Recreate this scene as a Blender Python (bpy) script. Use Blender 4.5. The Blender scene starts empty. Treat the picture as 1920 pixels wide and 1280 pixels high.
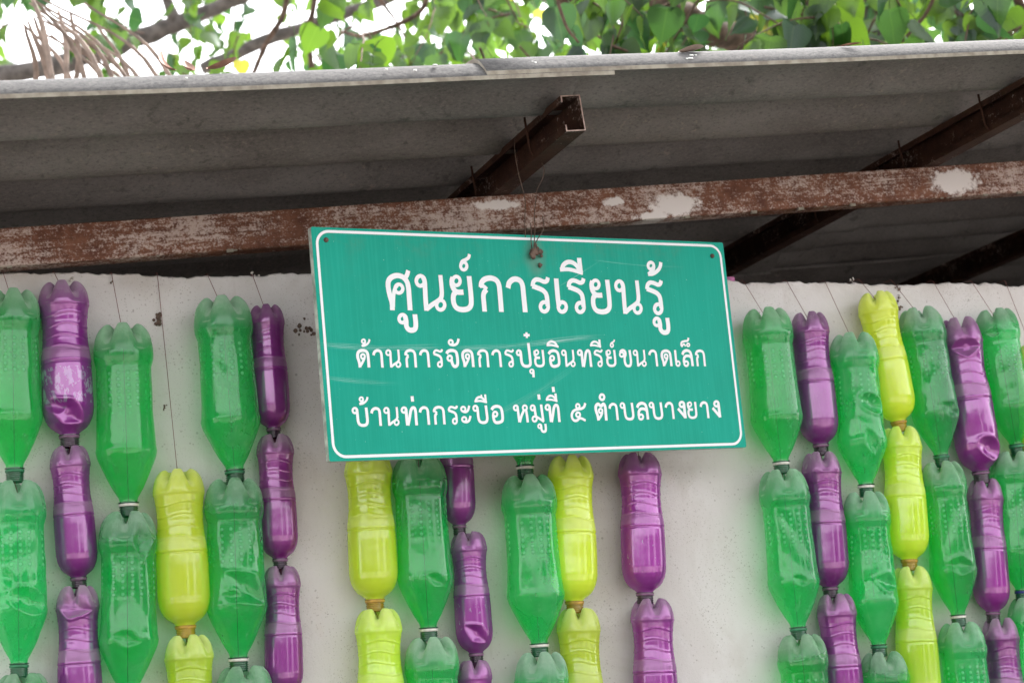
import bpy, math, json, random
import numpy as np
from mathutils import Vector, Matrix
sc = bpy.context.scene
rad = math.radians
# ------------------------------------------------------------------ camera
F, PITCH, ROLL, YAW = 3484.0, rad(11.08), rad(4.12), rad(20.52)
CAM = np.array([0.0, -3.0202, 1.6])
_f = np.array([math.sin(YAW)*math.cos(PITCH), math.cos(YAW)*math.cos(PITCH), math.sin(PITCH)])
_r = np.array([math.cos(YAW), -math.sin(YAW), 0.0]); _u = np.cross(_r, _f)
RT = _r*math.cos(ROLL) - _u*math.sin(ROLL); UP = _r*math.sin(ROLL) + _u*math.cos(ROLL); FW = _f
cam_d = bpy.data.cameras.new('camera'); cam = bpy.data.objects.new('camera', cam_d)
sc.collection.objects.link(cam); sc.camera = cam
cam_d.sensor_width = 36; cam_d.lens = F/1920*36; cam_d.clip_start = 0.05; cam_d.clip_end = 900
m = Matrix.Identity(4)
for i in range(3):
    m[i][0] = RT[i]; m[i][1] = UP[i]; m[i][2] = -FW[i]; m[i][3] = CAM[i]
cam.matrix_world = m
cam_d.dof.use_dof = True; cam_d.dof.focus_distance = 3.05; cam_d.dof.aperture_fstop = 7.1
# ------------------------------------------------------------------ light
SUN_EL, SUN_AZ = rad(52), rad(38)       # azimuth from +x towards +y: behind and to the right of the shed
world = bpy.data.worlds.new('World'); sc.world = world; world.use_nodes = True
wn, wl = world.node_tree.nodes, world.node_tree.links
bg = wn['Background']; sky = wn.new('ShaderNodeTexSky'); sky.sky_type = 'NISHITA'
sky.sun_disc = False; sky.sun_elevation = SUN_EL; sky.sun_rotation = rad(90) - SUN_AZ
sky.air_density = 1.0; sky.dust_density = 3.0; sky.ozone_density = 1.0; sky.altitude = 20
hs = wn.new('ShaderNodeHueSaturation'); hs.inputs['Saturation'].default_value = 0.12
wl.new(sky.outputs[0], hs.inputs['Color']); wl.new(hs.outputs[0], bg.inputs[0])
bg.inputs[1].default_value = 0.15
sun_d = bpy.data.lights.new('sun', 'SUN'); sun_d.energy = 1.3; sun_d.angle = rad(12); sun_d.color = (1.0, 0.96, 0.90)
sun = bpy.data.objects.new('sun', sun_d); sc.collection.objects.link(sun)
sd = Vector((math.cos(SUN_EL)*math.cos(SUN_AZ), math.cos(SUN_EL)*math.sin(SUN_AZ), math.sin(SUN_EL)))
sun.rotation_euler = sd.to_track_quat('Z', 'Y').to_euler()
sc.view_settings.view_transform = 'Standard'; sc.view_settings.look = 'None'
sc.view_settings.exposure = 2.42; sc.view_settings.gamma = 1.0; sc.view_settings.use_curve_mapping = False
try:
    sc.cycles.transparent_max_bounces = 16; sc.cycles.sample_clamp_indirect = 6
    sc.cycles.max_bounces = 8; sc.cycles.caustics_reflective = False
except Exception: pass
GLYPHS = '{"G":{"so":[["p",0.148,[[0.136,-0.003],[0.142,0.199],[0.096,0.405],[0.067,0.635],[0.09,0.797],[0.189,0.903],[0.36,0.958],[0.535,0.922],[0.645,0.809],[0.683,0.648],[0.683,0.324],[0.677,0.0]]],["p",0.107,[[0.167,0.085],[0.194,0.315],[0.232,0.5],[0.284,0.621],[0.346,0.687]]],["o",0.102,[[0.509,0.598],[0.504,0.644],[0.482,0.682],[0.445,0.708],[0.4,0.716],[0.353,0.706],[0.312,0.679],[0.282,0.639],[0.269,0.593],[0.273,0.547],[0.296,0.509],[0.332,0.483],[0.377,0.475],[0.424,0.485],[0.466,0.512],[0.496,0.552]]],["p",0.129,[[0.6,0.878],[0.678,0.991],[0.725,1.106]]]],"no":[["o",0.112,[[0.321,0.829],[0.316,0.882],[0.292,0.927],[0.252,0.956],[0.202,0.966],[0.15,0.954],[0.104,0.923],[0.071,0.877],[0.056,0.823],[0.061,0.769],[0.085,0.725],[0.125,0.695],[0.174,0.686],[0.226,0.698],[0.272,0.729],[0.305,0.775]]],["p",0.143,[[0.281,0.926],[0.312,0.822],[0.307,0.612],[0.295,0.309],[0.292,-0.004]]],["p",0.131,[[0.291,0.035],[0.486,0.168],[0.658,0.264],[0.771,0.35],[0.817,0.47],[0.826,0.716],[0.824,1.002]]],["o",0.11,[[0.881,0.165],[0.876,0.217],[0.853,0.26],[0.814,0.289],[0.766,0.298],[0.716,0.287],[0.671,0.257],[0.639,0.213],[0.624,0.161],[0.628,0.109],[0.652,0.066],[0.69,0.037],[0.738,0.027],[0.788,0.038],[0.833,0.068],[0.866,0.113]]]],"yo":[["o",0.106,[[0.34,0.851],[0.336,0.899],[0.314,0.939],[0.278,0.965],[0.233,0.974],[0.186,0.963],[0.145,0.935],[0.115,0.894],[0.101,0.846],[0.105,0.798],[0.127,0.758],[0.163,0.732],[0.207,0.724],[0.254,0.734],[0.296,0.762],[0.326,0.803]]],["p",0.151,[[0.119,0.948],[0.076,0.841],[0.078,0.7],[0.14,0.583],[0.241,0.534],[0.414,0.537]]],["p",0.151,[[0.174,0.532],[0.095,0.46],[0.068,0.324],[0.085,0.179],[0.167,0.079],[0.335,0.042],[0.511,0.073],[0.613,0.173],[0.64,0.334],[0.643,0.641],[0.638,0.995]]]],"than":[["o",0.099,[[0.248,1.28],[0.245,1.322],[0.227,1.357],[0.197,1.38],[0.16,1.387],[0.121,1.377],[0.087,1.353],[0.061,1.317],[0.05,1.275],[0.053,1.233],[0.071,1.198],[0.1,1.176],[0.137,1.168],[0.176,1.177],[0.211,1.202],[0.236,1.238]]],["p",0.097,[[0.056,1.311],[0.114,1.407],[0.24,1.465],[0.33,1.525],[0.369,1.621]]]],"ko":[["p",0.148,[[0.13,-0.003],[0.13,0.222],[0.134,0.435],[0.172,0.542],[0.257,0.627]]],["p",0.113,[[0.051,0.718],[0.167,0.715],[0.269,0.634]]],["p",0.155,[[0.085,0.683],[0.115,0.814],[0.229,0.916],[0.422,0.954],[0.593,0.901],[0.669,0.778],[0.681,0.564],[0.671,-0.007]]]],"aa":[["p",0.158,[[0.071,0.684],[0.136,0.846],[0.306,0.944],[0.481,0.909],[0.557,0.771],[0.563,0.483],[0.564,-0.004]]]],"ro":[["p",0.129,[[0.625,1.018],[0.583,0.922],[0.483,0.889],[0.341,0.939],[0.215,0.946],[0.118,0.876],[0.075,0.742]]],["p",0.146,[[0.066,0.759],[0.217,0.714],[0.399,0.645],[0.5,0.545],[0.525,0.4],[0.524,0.171]]],["o",0.118,[[0.537,0.164],[0.533,0.216],[0.51,0.261],[0.47,0.29],[0.421,0.3],[0.369,0.288],[0.323,0.258],[0.29,0.213],[0.274,0.16],[0.278,0.107],[0.301,0.063],[0.34,0.034],[0.389,0.024],[0.441,0.035],[0.487,0.066],[0.521,0.111]]]],"e":[["p",0.156,[[0.084,0.996],[0.08,0.747],[0.077,0.407],[0.085,0.189]]],["o",0.119,[[0.332,0.168],[0.328,0.222],[0.304,0.268],[0.263,0.297],[0.212,0.307],[0.159,0.296],[0.111,0.264],[0.076,0.218],[0.06,0.164],[0.064,0.11],[0.088,0.065],[0.128,0.035],[0.179,0.025],[0.233,0.037],[0.28,0.068],[0.316,0.114]]]],"ii":[["p",0.132,[[0.112,1.24],[0.175,1.384],[0.329,1.484],[0.501,1.479],[0.647,1.377],[0.728,1.219]]],["p",0.115,[[0.052,1.258],[0.333,1.275],[0.558,1.239],[0.824,1.172]]],["p",0.15,[[0.748,1.621],[0.751,1.404],[0.754,1.146]]]],"tho":[["o",0.103,[[0.295,1.461],[0.293,1.5],[0.274,1.532],[0.244,1.553],[0.205,1.56],[0.165,1.551],[0.128,1.528],[0.101,1.494],[0.089,1.455],[0.091,1.417],[0.109,1.385],[0.14,1.364],[0.179,1.357],[0.219,1.366],[0.256,1.388],[0.282,1.422]]],["p",0.11,[[0.298,1.461],[0.259,1.349],[0.066,1.193]]],["p",0.116,[[0.052,1.2],[0.236,1.217],[0.426,1.323],[0.527,1.444],[0.566,1.575]]]],"uu":[["o",0.105,[[0.27,-0.231],[0.267,-0.189],[0.248,-0.154],[0.216,-0.13],[0.176,-0.122],[0.133,-0.131],[0.095,-0.155],[0.066,-0.191],[0.053,-0.233],[0.055,-0.275],[0.074,-0.311],[0.106,-0.334],[0.147,-0.342],[0.189,-0.333],[0.228,-0.309],[0.256,-0.273]]],["p",0.145,[[0.243,-0.161],[0.262,-0.286],[0.258,-0.436],[0.313,-0.523],[0.4,-0.55],[0.51,-0.514],[0.552,-0.383],[0.549,-0.108]]]],"do":[["p",0.173,[[0.175,0.007],[0.15,0.283],[0.078,0.605],[0.151,0.858],[0.413,0.951],[0.645,0.873],[0.714,0.628],[0.717,0.004]]],["p",0.142,[[0.191,0.075],[0.354,0.305],[0.485,0.522]]],["o",0.122,[[0.514,0.614],[0.51,0.663],[0.488,0.705],[0.453,0.733],[0.409,0.743],[0.364,0.733],[0.323,0.705],[0.294,0.663],[0.281,0.614],[0.285,0.565],[0.307,0.523],[0.342,0.495],[0.386,0.485],[0.431,0.495],[0.472,0.523],[0.501,0.564]]]],"cho":[["p",0.183,[[0.082,0.767],[0.192,0.9],[0.44,0.957],[0.689,0.876],[0.752,0.601],[0.74,0.221],[0.644,0.069],[0.497,0.055],[0.404,0.198],[0.354,0.435]]],["o",0.139,[[0.4,0.515],[0.395,0.57],[0.369,0.616],[0.327,0.647],[0.275,0.658],[0.22,0.647],[0.172,0.616],[0.137,0.57],[0.121,0.516],[0.126,0.461],[0.151,0.415],[0.193,0.384],[0.246,0.373],[0.3,0.384],[0.348,0.415],[0.383,0.461]]]],"mha":[["o",0.129,[[0.323,1.419],[0.318,1.468],[0.294,1.509],[0.255,1.537],[0.207,1.547],[0.156,1.537],[0.112,1.509],[0.079,1.467],[0.065,1.418],[0.069,1.369],[0.093,1.327],[0.132,1.299],[0.18,1.29],[0.231,1.3],[0.275,1.328],[0.308,1.369]]],["p",0.151,[[0.107,1.304],[0.354,1.257],[0.597,1.362],[0.727,1.625]]]],"chat":[["p",0.145,[[0.065,1.854],[0.486,1.856]]],["p",0.145,[[0.279,2.023],[0.272,1.687]]]],"po":[["o",0.135,[[0.346,0.825],[0.341,0.877],[0.316,0.921],[0.274,0.95],[0.222,0.961],[0.167,0.95],[0.119,0.921],[0.084,0.877],[0.067,0.825],[0.072,0.773],[0.097,0.729],[0.139,0.699],[0.191,0.689],[0.246,0.699],[0.294,0.729],[0.329,0.773]]],["p",0.18,[[0.318,0.899],[0.328,0.704],[0.333,0.316],[0.422,0.103],[0.639,0.036],[0.847,0.082],[0.924,0.237],[0.923,0.549],[0.917,1.016],[0.905,1.394]]]],"u":[["o",0.108,[[0.298,-0.26],[0.293,-0.219],[0.271,-0.183],[0.234,-0.16],[0.188,-0.151],[0.141,-0.159],[0.098,-0.183],[0.068,-0.218],[0.054,-0.259],[0.059,-0.301],[0.081,-0.336],[0.118,-0.36],[0.163,-0.368],[0.211,-0.36],[0.253,-0.337],[0.284,-0.302]]],["p",0.162,[[0.273,-0.237],[0.254,-0.606]]]],"o":[["p",0.175,[[0.079,0.751],[0.21,0.892],[0.445,0.948],[0.666,0.869],[0.743,0.665],[0.753,0.311],[0.683,0.107],[0.43,0.026],[0.228,0.069],[0.161,0.273],[0.163,0.489]]],["o",0.128,[[0.426,0.504],[0.421,0.555],[0.396,0.598],[0.355,0.627],[0.304,0.637],[0.25,0.627],[0.202,0.598],[0.167,0.555],[0.151,0.504],[0.155,0.453],[0.18,0.41],[0.221,0.381],[0.273,0.371],[0.326,0.381],[0.374,0.41],[0.409,0.453]]]],"i":[["p",0.147,[[0.114,1.234],[0.186,1.383],[0.405,1.49],[0.649,1.412],[0.785,1.196]]],["p",0.129,[[0.058,1.261],[0.448,1.27],[0.875,1.176]]]],"tho2":[["o",0.131,[[0.346,0.831],[0.342,0.884],[0.317,0.929],[0.275,0.959],[0.222,0.969],[0.167,0.959],[0.118,0.929],[0.082,0.884],[0.065,0.83],[0.07,0.777],[0.095,0.733],[0.137,0.702],[0.189,0.692],[0.244,0.702],[0.293,0.732],[0.329,0.778]]],["p",0.178,[[0.329,0.882],[0.33,0.664],[0.334,0.308],[0.342,-0.017]]],["p",0.169,[[0.375,-0.017],[0.503,0.387],[0.617,0.783],[0.729,0.934],[0.851,0.93],[0.903,0.743],[0.902,0.306],[0.904,-0.019]]]],"kho":[["p",0.164,[[0.092,0.844],[0.216,0.952],[0.372,0.969],[0.475,0.864],[0.469,0.703],[0.395,0.542],[0.379,0.261],[0.452,0.08],[0.614,0.028],[0.758,0.092],[0.823,0.341],[0.816,0.663],[0.8,0.993]]],["o",0.125,[[0.341,0.723],[0.337,0.774],[0.312,0.817],[0.271,0.846],[0.219,0.856],[0.164,0.846],[0.115,0.817],[0.079,0.774],[0.062,0.723],[0.067,0.673],[0.091,0.63],[0.133,0.601],[0.185,0.591],[0.24,0.601],[0.289,0.63],[0.324,0.673]]]],"lo":[["p",0.181,[[0.082,0.711],[0.206,0.887],[0.443,0.97],[0.669,0.888],[0.749,0.661],[0.765,0.373],[0.774,0.003]]],["p",0.171,[[0.731,0.53],[0.573,0.628],[0.346,0.629],[0.182,0.489],[0.139,0.21]]],["o",0.141,[[0.449,0.16],[0.445,0.215],[0.418,0.262],[0.374,0.293],[0.317,0.304],[0.258,0.294],[0.205,0.263],[0.166,0.216],[0.147,0.161],[0.151,0.106],[0.178,0.06],[0.222,0.029],[0.278,0.017],[0.337,0.028],[0.391,0.059],[0.43,0.106]]]],"tai":[["p",0.131,[[0.154,1.195],[0.059,1.31],[0.131,1.475],[0.352,1.546],[0.583,1.576],[0.673,1.753]]],["p",0.111,[[0.084,1.236],[0.267,1.36],[0.385,1.229]]],["o",0.101,[[0.688,1.312],[0.685,1.347],[0.667,1.376],[0.637,1.396],[0.6,1.402],[0.56,1.395],[0.525,1.376],[0.499,1.346],[0.486,1.311],[0.489,1.277],[0.507,1.247],[0.537,1.228],[0.575,1.221],[0.614,1.228],[0.65,1.248],[0.676,1.277]]]],"bo":[["o",0.12,[[0.334,0.849],[0.328,0.903],[0.303,0.949],[0.261,0.98],[0.209,0.992],[0.156,0.982],[0.109,0.952],[0.075,0.907],[0.06,0.854],[0.066,0.8],[0.091,0.755],[0.133,0.723],[0.184,0.712],[0.238,0.722],[0.285,0.751],[0.319,0.796]]],["p",0.163,[[0.311,0.924],[0.326,0.709],[0.333,0.32],[0.401,0.117],[0.592,0.043],[0.802,0.085],[0.891,0.251],[0.891,0.582],[0.874,1.004]]]],"mek":[["p",0.187,[[0.084,1.581],[0.091,1.283]]]],"a":[["o",0.119,[[0.335,0.818],[0.33,0.867],[0.304,0.91],[0.262,0.938],[0.211,0.949],[0.157,0.94],[0.109,0.913],[0.075,0.871],[0.06,0.822],[0.065,0.773],[0.09,0.731],[0.132,0.702],[0.184,0.691],[0.237,0.7],[0.285,0.728],[0.319,0.769]]],["p",0.138,[[0.099,0.717],[0.309,0.657],[0.489,0.751],[0.599,1.007]]],["o",0.119,[[0.335,0.246],[0.33,0.295],[0.304,0.338],[0.262,0.366],[0.211,0.377],[0.157,0.368],[0.11,0.341],[0.075,0.3],[0.06,0.251],[0.065,0.202],[0.091,0.16],[0.132,0.131],[0.184,0.12],[0.238,0.129],[0.285,0.156],[0.319,0.197]]],["p",0.138,[[0.099,0.146],[0.319,0.093],[0.504,0.186],[0.622,0.434]]]],"ue":[["p",0.137,[[0.129,1.22],[0.212,1.395],[0.414,1.478],[0.619,1.389],[0.747,1.181]]],["p",0.12,[[0.054,1.236],[0.434,1.261],[0.854,1.172]]],["p",0.103,[[0.527,1.616],[0.539,1.447]]],["p",0.129,[[0.773,1.624],[0.785,1.173]]]],"ho":[["o",0.123,[[0.333,0.833],[0.329,0.885],[0.304,0.93],[0.263,0.96],[0.212,0.971],[0.159,0.961],[0.112,0.933],[0.077,0.889],[0.061,0.837],[0.066,0.785],[0.09,0.74],[0.131,0.71],[0.182,0.699],[0.235,0.709],[0.282,0.737],[0.317,0.781]]],["p",0.158,[[0.308,0.886],[0.318,0.659],[0.328,0.356],[0.343,0.016]]],["o",0.123,[[0.923,0.827],[0.919,0.88],[0.894,0.924],[0.853,0.955],[0.802,0.966],[0.748,0.956],[0.701,0.927],[0.666,0.883],[0.65,0.832],[0.654,0.779],[0.679,0.735],[0.72,0.704],[0.771,0.693],[0.825,0.703],[0.872,0.731],[0.907,0.775]]],["p",0.15,[[0.365,0.015],[0.504,0.353],[0.65,0.596],[0.722,0.728]]],["p",0.159,[[0.841,0.726],[0.868,0.536],[0.882,0.27],[0.891,-0.003]]]],"mo":[["o",0.124,[[0.337,0.815],[0.332,0.869],[0.308,0.915],[0.267,0.946],[0.215,0.958],[0.161,0.948],[0.113,0.918],[0.079,0.873],[0.062,0.819],[0.066,0.766],[0.091,0.72],[0.132,0.688],[0.183,0.677],[0.237,0.687],[0.285,0.716],[0.32,0.761]]],["p",0.16,[[0.318,0.85],[0.326,0.64],[0.349,0.336]]],["o",0.124,[[0.393,0.183],[0.389,0.238],[0.364,0.285],[0.321,0.317],[0.268,0.329],[0.213,0.319],[0.163,0.289],[0.127,0.243],[0.11,0.188],[0.115,0.133],[0.14,0.086],[0.182,0.053],[0.235,0.041],[0.291,0.051],[0.34,0.082],[0.376,0.128]]],["p",0.142,[[0.369,0.316],[0.544,0.218],[0.855,0.014]]],["p",0.16,[[0.781,1.003],[0.788,0.709],[0.806,0.365],[0.82,0.022]]]],"five":[["p",0.154,[[1.074,1.039],[0.965,0.824],[0.76,0.719],[0.482,0.689],[0.195,0.578],[0.069,0.368],[0.09,0.156],[0.221,0.038],[0.406,0.054],[0.556,0.167]]],["o",0.119,[[0.663,0.867],[0.66,0.914],[0.638,0.955],[0.601,0.982],[0.555,0.992],[0.506,0.984],[0.463,0.958],[0.432,0.918],[0.417,0.871],[0.421,0.824],[0.442,0.783],[0.479,0.756],[0.525,0.746],[0.573,0.754],[0.617,0.78],[0.648,0.82]]],["o",0.128,[[0.635,0.369],[0.631,0.42],[0.607,0.463],[0.565,0.492],[0.514,0.503],[0.461,0.494],[0.413,0.466],[0.378,0.424],[0.362,0.374],[0.366,0.324],[0.391,0.281],[0.432,0.252],[0.483,0.241],[0.536,0.25],[0.584,0.278],[0.619,0.32]]],["p",0.146,[[0.512,0.175],[0.736,0.144],[0.974,0.023]]]],"to":[["p",0.186,[[0.194,0.01],[0.169,0.277],[0.083,0.618],[0.112,0.851],[0.282,0.965],[0.459,0.846],[0.648,0.964],[0.745,0.802],[0.743,0.413],[0.733,-0.001]]],["o",0.127,[[0.529,0.562],[0.525,0.609],[0.502,0.649],[0.464,0.676],[0.416,0.686],[0.366,0.677],[0.322,0.652],[0.289,0.613],[0.274,0.567],[0.278,0.52],[0.301,0.48],[0.339,0.453],[0.386,0.443],[0.436,0.452],[0.481,0.477],[0.513,0.516]]],["p",0.151,[[0.229,0.106],[0.382,0.264],[0.512,0.475]]]],"am":[["o",0.151,[[0.39,1.362],[0.385,1.422],[0.357,1.473],[0.31,1.507],[0.252,1.52],[0.19,1.509],[0.135,1.476],[0.095,1.426],[0.076,1.366],[0.08,1.306],[0.108,1.255],[0.155,1.221],[0.213,1.208],[0.275,1.219],[0.33,1.252],[0.37,1.303]]]],"ngo":[["o",0.153,[[0.575,0.849],[0.57,0.906],[0.541,0.955],[0.491,0.989],[0.43,1.001],[0.365,0.99],[0.307,0.959],[0.264,0.911],[0.244,0.854],[0.249,0.796],[0.278,0.747],[0.327,0.714],[0.389,0.701],[0.454,0.712],[0.512,0.743],[0.554,0.791]]],["p",0.196,[[0.556,0.889],[0.555,0.564],[0.561,0.024]]],["p",0.184,[[0.083,0.611],[0.322,0.343],[0.566,0.063]]]]},"L":[[0.0589,[["so",-0.2822,0.0532],["uu",-0.2669,0.0532],["no",-0.2299,0.0531],["yo",-0.1652,0.053],["than",-0.1446,0.053],["ko",-0.1118,0.0529],["aa",-0.0591,0.0528],["ro",-0.0113,0.0527],["e",0.0367,0.0526],["ro",0.0604,0.0525],["ii",0.0483,0.0525],["yo",0.1078,0.0524],["no",0.1587,0.0523],["ro",0.2227,0.0522],["tho",0.2297,0.0522],["uu",0.2314,0.0522]]],[0.0287,[["do",-0.3449,-0.039],["tho",-0.3358,-0.0391],["aa",-0.3169,-0.0391],["no",-0.2936,-0.0391],["ko",-0.2603,-0.0391],["aa",-0.2333,-0.0391],["ro",-0.2085,-0.0391],["cho",-0.1851,-0.0392],["mha",-0.1787,-0.0392],["do",-0.1558,-0.0392],["ko",-0.1264,-0.0392],["aa",-0.0991,-0.0392],["ro",-0.0747,-0.0392],["po",-0.0521,-0.0393],["u",-0.0295,-0.0393],["chat",-0.0355,-0.0393],["yo",-0.0178,-0.0393],["o",0.0095,-0.0393],["i",0.0077,-0.0393],["no",0.0368,-0.0393],["tho2",0.0683,-0.0393],["ro",0.1014,-0.0394],["ii",0.0949,-0.0394],["yo",0.1263,-0.0394],["than",0.1368,-0.0394],["kho",0.1537,-0.0394],["no",0.1828,-0.0394],["aa",0.215,-0.0394],["do",0.241,-0.0395],["e",0.2706,-0.0395],["lo",0.2853,-0.0395],["tai",0.2857,-0.0395],["ko",0.3149,-0.0395]]],[0.0291,[["bo",-0.3608,-0.1313],["tho",-0.348,-0.1313],["aa",-0.3288,-0.1313],["no",-0.3058,-0.1313],["tho2",-0.2749,-0.1313],["mek",-0.2549,-0.1313],["aa",-0.2429,-0.1313],["ko",-0.2179,-0.1313],["ro",-0.1905,-0.1313],["a",-0.167,-0.1313],["bo",-0.1443,-0.1313],["ue",-0.1406,-0.1313],["o",-0.1109,-0.1313],["ho",-0.0677,-0.1313],["mo",-0.0354,-0.1313],["uu",-0.0241,-0.1313],["mek",-0.018,-0.1313],["tho2",-0.0064,-0.1313],["ii",-0.0042,-0.1313],["mek",0.0117,-0.119],["five",0.0437,-0.1313],["to",0.0926,-0.1312],["am",0.1032,-0.1312],["aa",0.1207,-0.1312],["bo",0.144,-0.1312],["lo",0.1772,-0.1312],["bo",0.2044,-0.1312],["aa",0.2377,-0.1312],["ngo",0.263,-0.1312],["yo",0.2852,-0.1312],["aa",0.3127,-0.1312],["ngo",0.3381,-0.1312]]]]}'
# ------------------------------------------------------------------ helpers
C = sc.collection
def ray(u, v): return (u-960)/F*RT - (v-640)/F*UP + FW
def at(u, v, y):                       # point of the vertical plane y seen at a photo pixel
    d = ray(u, v); return CAM + d*((y-CAM[1])/d[1])
def mpp(p): return float((np.array(p)-CAM)@FW)/F      # metres per photo pixel at p
def link(name, me, mat=None, parent=None):
    o = bpy.data.objects.new(name, me); C.objects.link(o)
    if mat is not None and me is not None and not me.materials: me.materials.append(mat)
    if parent is not None: o.parent = parent
    return o
def tag(o, label=None, cat=None, group=None, kind=None):
    if label: o['label'] = label
    if cat: o['category'] = cat
    if group: o['group'] = group
    if kind: o['kind'] = kind
    return o
def empty(name, loc, label, cat, group=None):
    o = bpy.data.objects.new(name, None); C.objects.link(o); o.location = [float(x) for x in loc]; o.empty_display_size = .05
    return tag(o, label, cat, group)
def mesh(name, V, Fc, smooth=True, uv=None):
    me = bpy.data.meshes.new(name); me.from_pydata([tuple(map(float, v)) for v in V], [], [tuple(map(int, f)) for f in Fc])
    if smooth: me.polygons.foreach_set('use_smooth', [True]*len(me.polygons))
    if uv is not None:
        l = me.uv_layers.new(name='UVMap'); l.data.foreach_set('uv', np.asarray(uv, dtype=np.float32).ravel())
    me.update(); return me
def box(x0, x1, y0, y1, z0, z1):
    V = [(x, y, z) for x in (x0, x1) for y in (y0, y1) for z in (z0, z1)]
    return V, [(0,1,3,2),(4,6,7,5),(0,4,5,1),(2,3,7,6),(0,2,6,4),(1,5,7,3)]
def tube(pts, rr, n=8, cap=True):
    pts = [np.array(p, float) for p in pts]; V = []; Fc = []; prev = None
    if not hasattr(rr, '__len__'): rr = [rr]*len(pts)
    for i, p in enumerate(pts):
        t = pts[min(i+1, len(pts)-1)] - pts[max(i-1, 0)]; t /= (np.linalg.norm(t)+1e-12)
        a = np.cross(t, (0, 1, 0.013)) if prev is None else prev - t*(prev@t)
        a /= np.linalg.norm(a); prev = a; b = np.cross(t, a)
        for k in range(n):
            w = 2*math.pi*k/n; V.append(p + rr[i]*(a*math.cos(w)+b*math.sin(w)))
    for i in range(len(pts)-1):
        for k in range(n):
            k2 = (k+1) % n; Fc.append((i*n+k, i*n+k2, (i+1)*n+k2, (i+1)*n+k))
    if cap: Fc += [tuple(range(n))[::-1], tuple(range((len(pts)-1)*n, len(pts)*n))]
    return V, Fc
def merge(parts):
    V = []; Fc = []
    for v, f in parts:
        o = len(V); V += list(v); Fc += [tuple(i+o for i in q) for q in f]
    return V, Fc
def smoothpath(P, n=5, jit=0, rng=None):
    P = [np.array(p, float) for p in P]; out = []
    Q = [2*P[0]-P[1]] + P + [2*P[-1]-P[-2]]
    for i in range(1, len(Q)-2):
        for k in range(n):
            t = k/n; a, b, c, d = Q[i-1:i+3]
            out.append(.5*((2*b)+(-a+c)*t+(2*a-5*b+4*c-d)*t*t+(-a+3*b-3*c+d)*t**3))
    out.append(P[-1])
    if jit and rng: out = [o+np.array([rng.gauss(0, jit) for _ in o]) for o in out]
    return out
# ------------------------------------------------------------------ node helpers
class NT:
    def __init__(s, name):
        s.m = bpy.data.materials.new(name); s.m.use_nodes = True; s.t = s.m.node_tree; s.t.nodes.clear()
        s.out = s.t.nodes.new('ShaderNodeOutputMaterial')
    def n(s, typ, props=None, **ins):
        nd = s.t.nodes.new(typ)
        for k, v in (props or {}).items(): setattr(nd, k, v)
        for k, v in ins.items():
            k = k.replace('_', ' ')
            key = int(k[1:]) if k[0] == 'i' and k[1:].isdigit() else k
            s.set(nd.inputs[key], v)
        return nd
    def set(s, sock, v):
        if isinstance(v, bpy.types.NodeSocket): s.t.links.new(v, sock)
        elif isinstance(v, bpy.types.Node): s.t.links.new(v.outputs[0], sock)
        else:
            if hasattr(sock.default_value, '__len__') and not hasattr(v, '__len__'): v = [v]*len(sock.default_value)
            if hasattr(v, '__len__') and len(sock.default_value) == 4 and len(v) == 3: v = (*v, 1)
            sock.default_value = v
    def math(s, op, a, b=0.0, c=0.0, clamp=False):
        return s.n('ShaderNodeMath', {'operation': op, 'use_clamp': clamp}, i0=a, i1=b, i2=c).outputs[0]
    def mix(s, f, a, b, mode='MIX'):
        nd = s.t.nodes.new('ShaderNodeMix'); nd.data_type = 'RGBA'; nd.blend_type = mode
        s.set(nd.inputs[0], f); s.set(nd.inputs[6], a); s.set(nd.inputs[7], b); return nd.outputs[2]
    def ramp(s, f, a, b, lo=0.0, hi=1.0):           # smooth step of f between a and b
        return s.n('ShaderNodeMapRange', {'interpolation_type': 'SMOOTHSTEP'}, Value=f, From_Min=a, From_Max=b, To_Min=lo, To_Max=hi).outputs[0]
    def noise(s, vec, scale, detail=4, rough=.55, dist=0.0, col=False):
        nd = s.n('ShaderNodeTexNoise', Scale=scale, Detail=detail, Roughness=rough, Distortion=dist)
        if vec is not None: s.set(nd.inputs['Vector'], vec)
        return nd.outputs['Color' if col else 'Fac']
    def obj(s): return s.n('ShaderNodeTexCoord').outputs['Object']
    def uv(s): return s.n('ShaderNodeTexCoord').outputs['UV']
    def scale(s, v, x, y, z): return s.n('ShaderNodeMapping', Vector=v, Scale=(x, y, z)).outputs[0]
    def xyz(s, v): return s.n('ShaderNodeSeparateXYZ', Vector=v).outputs
    def bump(s, h, strength=.3, dist=.002, nrm=None):
        b = s.n('ShaderNodeBump', Height=h, Strength=strength, Distance=dist)
        if nrm is not None: s.set(b.inputs['Normal'], nrm)
        return b.outputs[0]
    def pbr(s, col, rough=.8, nrm=None, spec=.4, metal=0.0):
        b = s.n('ShaderNodeBsdfPrincipled', Base_Color=col, Roughness=rough, Metallic=metal)
        s.set(b.inputs['Specular IOR Level'], spec)
        if nrm is not None: s.set(b.inputs['Normal'], nrm)
        return b.outputs[0]
    def done(s, sh): s.set(s.out.inputs[0], sh); return s.m
def simple(name, col, rough=.7, var=.25, scale=30, bump=.2, spec=.3, metal=0.0):
    t = NT(name); o = t.obj(); n = t.noise(o, scale, 5)
    c = t.mix(t.ramp(n, .3, .7), [x*(1-var) for x in col], [min(1, x*(1+var)) for x in col])
    return t.done(t.pbr(c, rough, t.bump(n, bump, .001), spec, metal))
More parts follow.
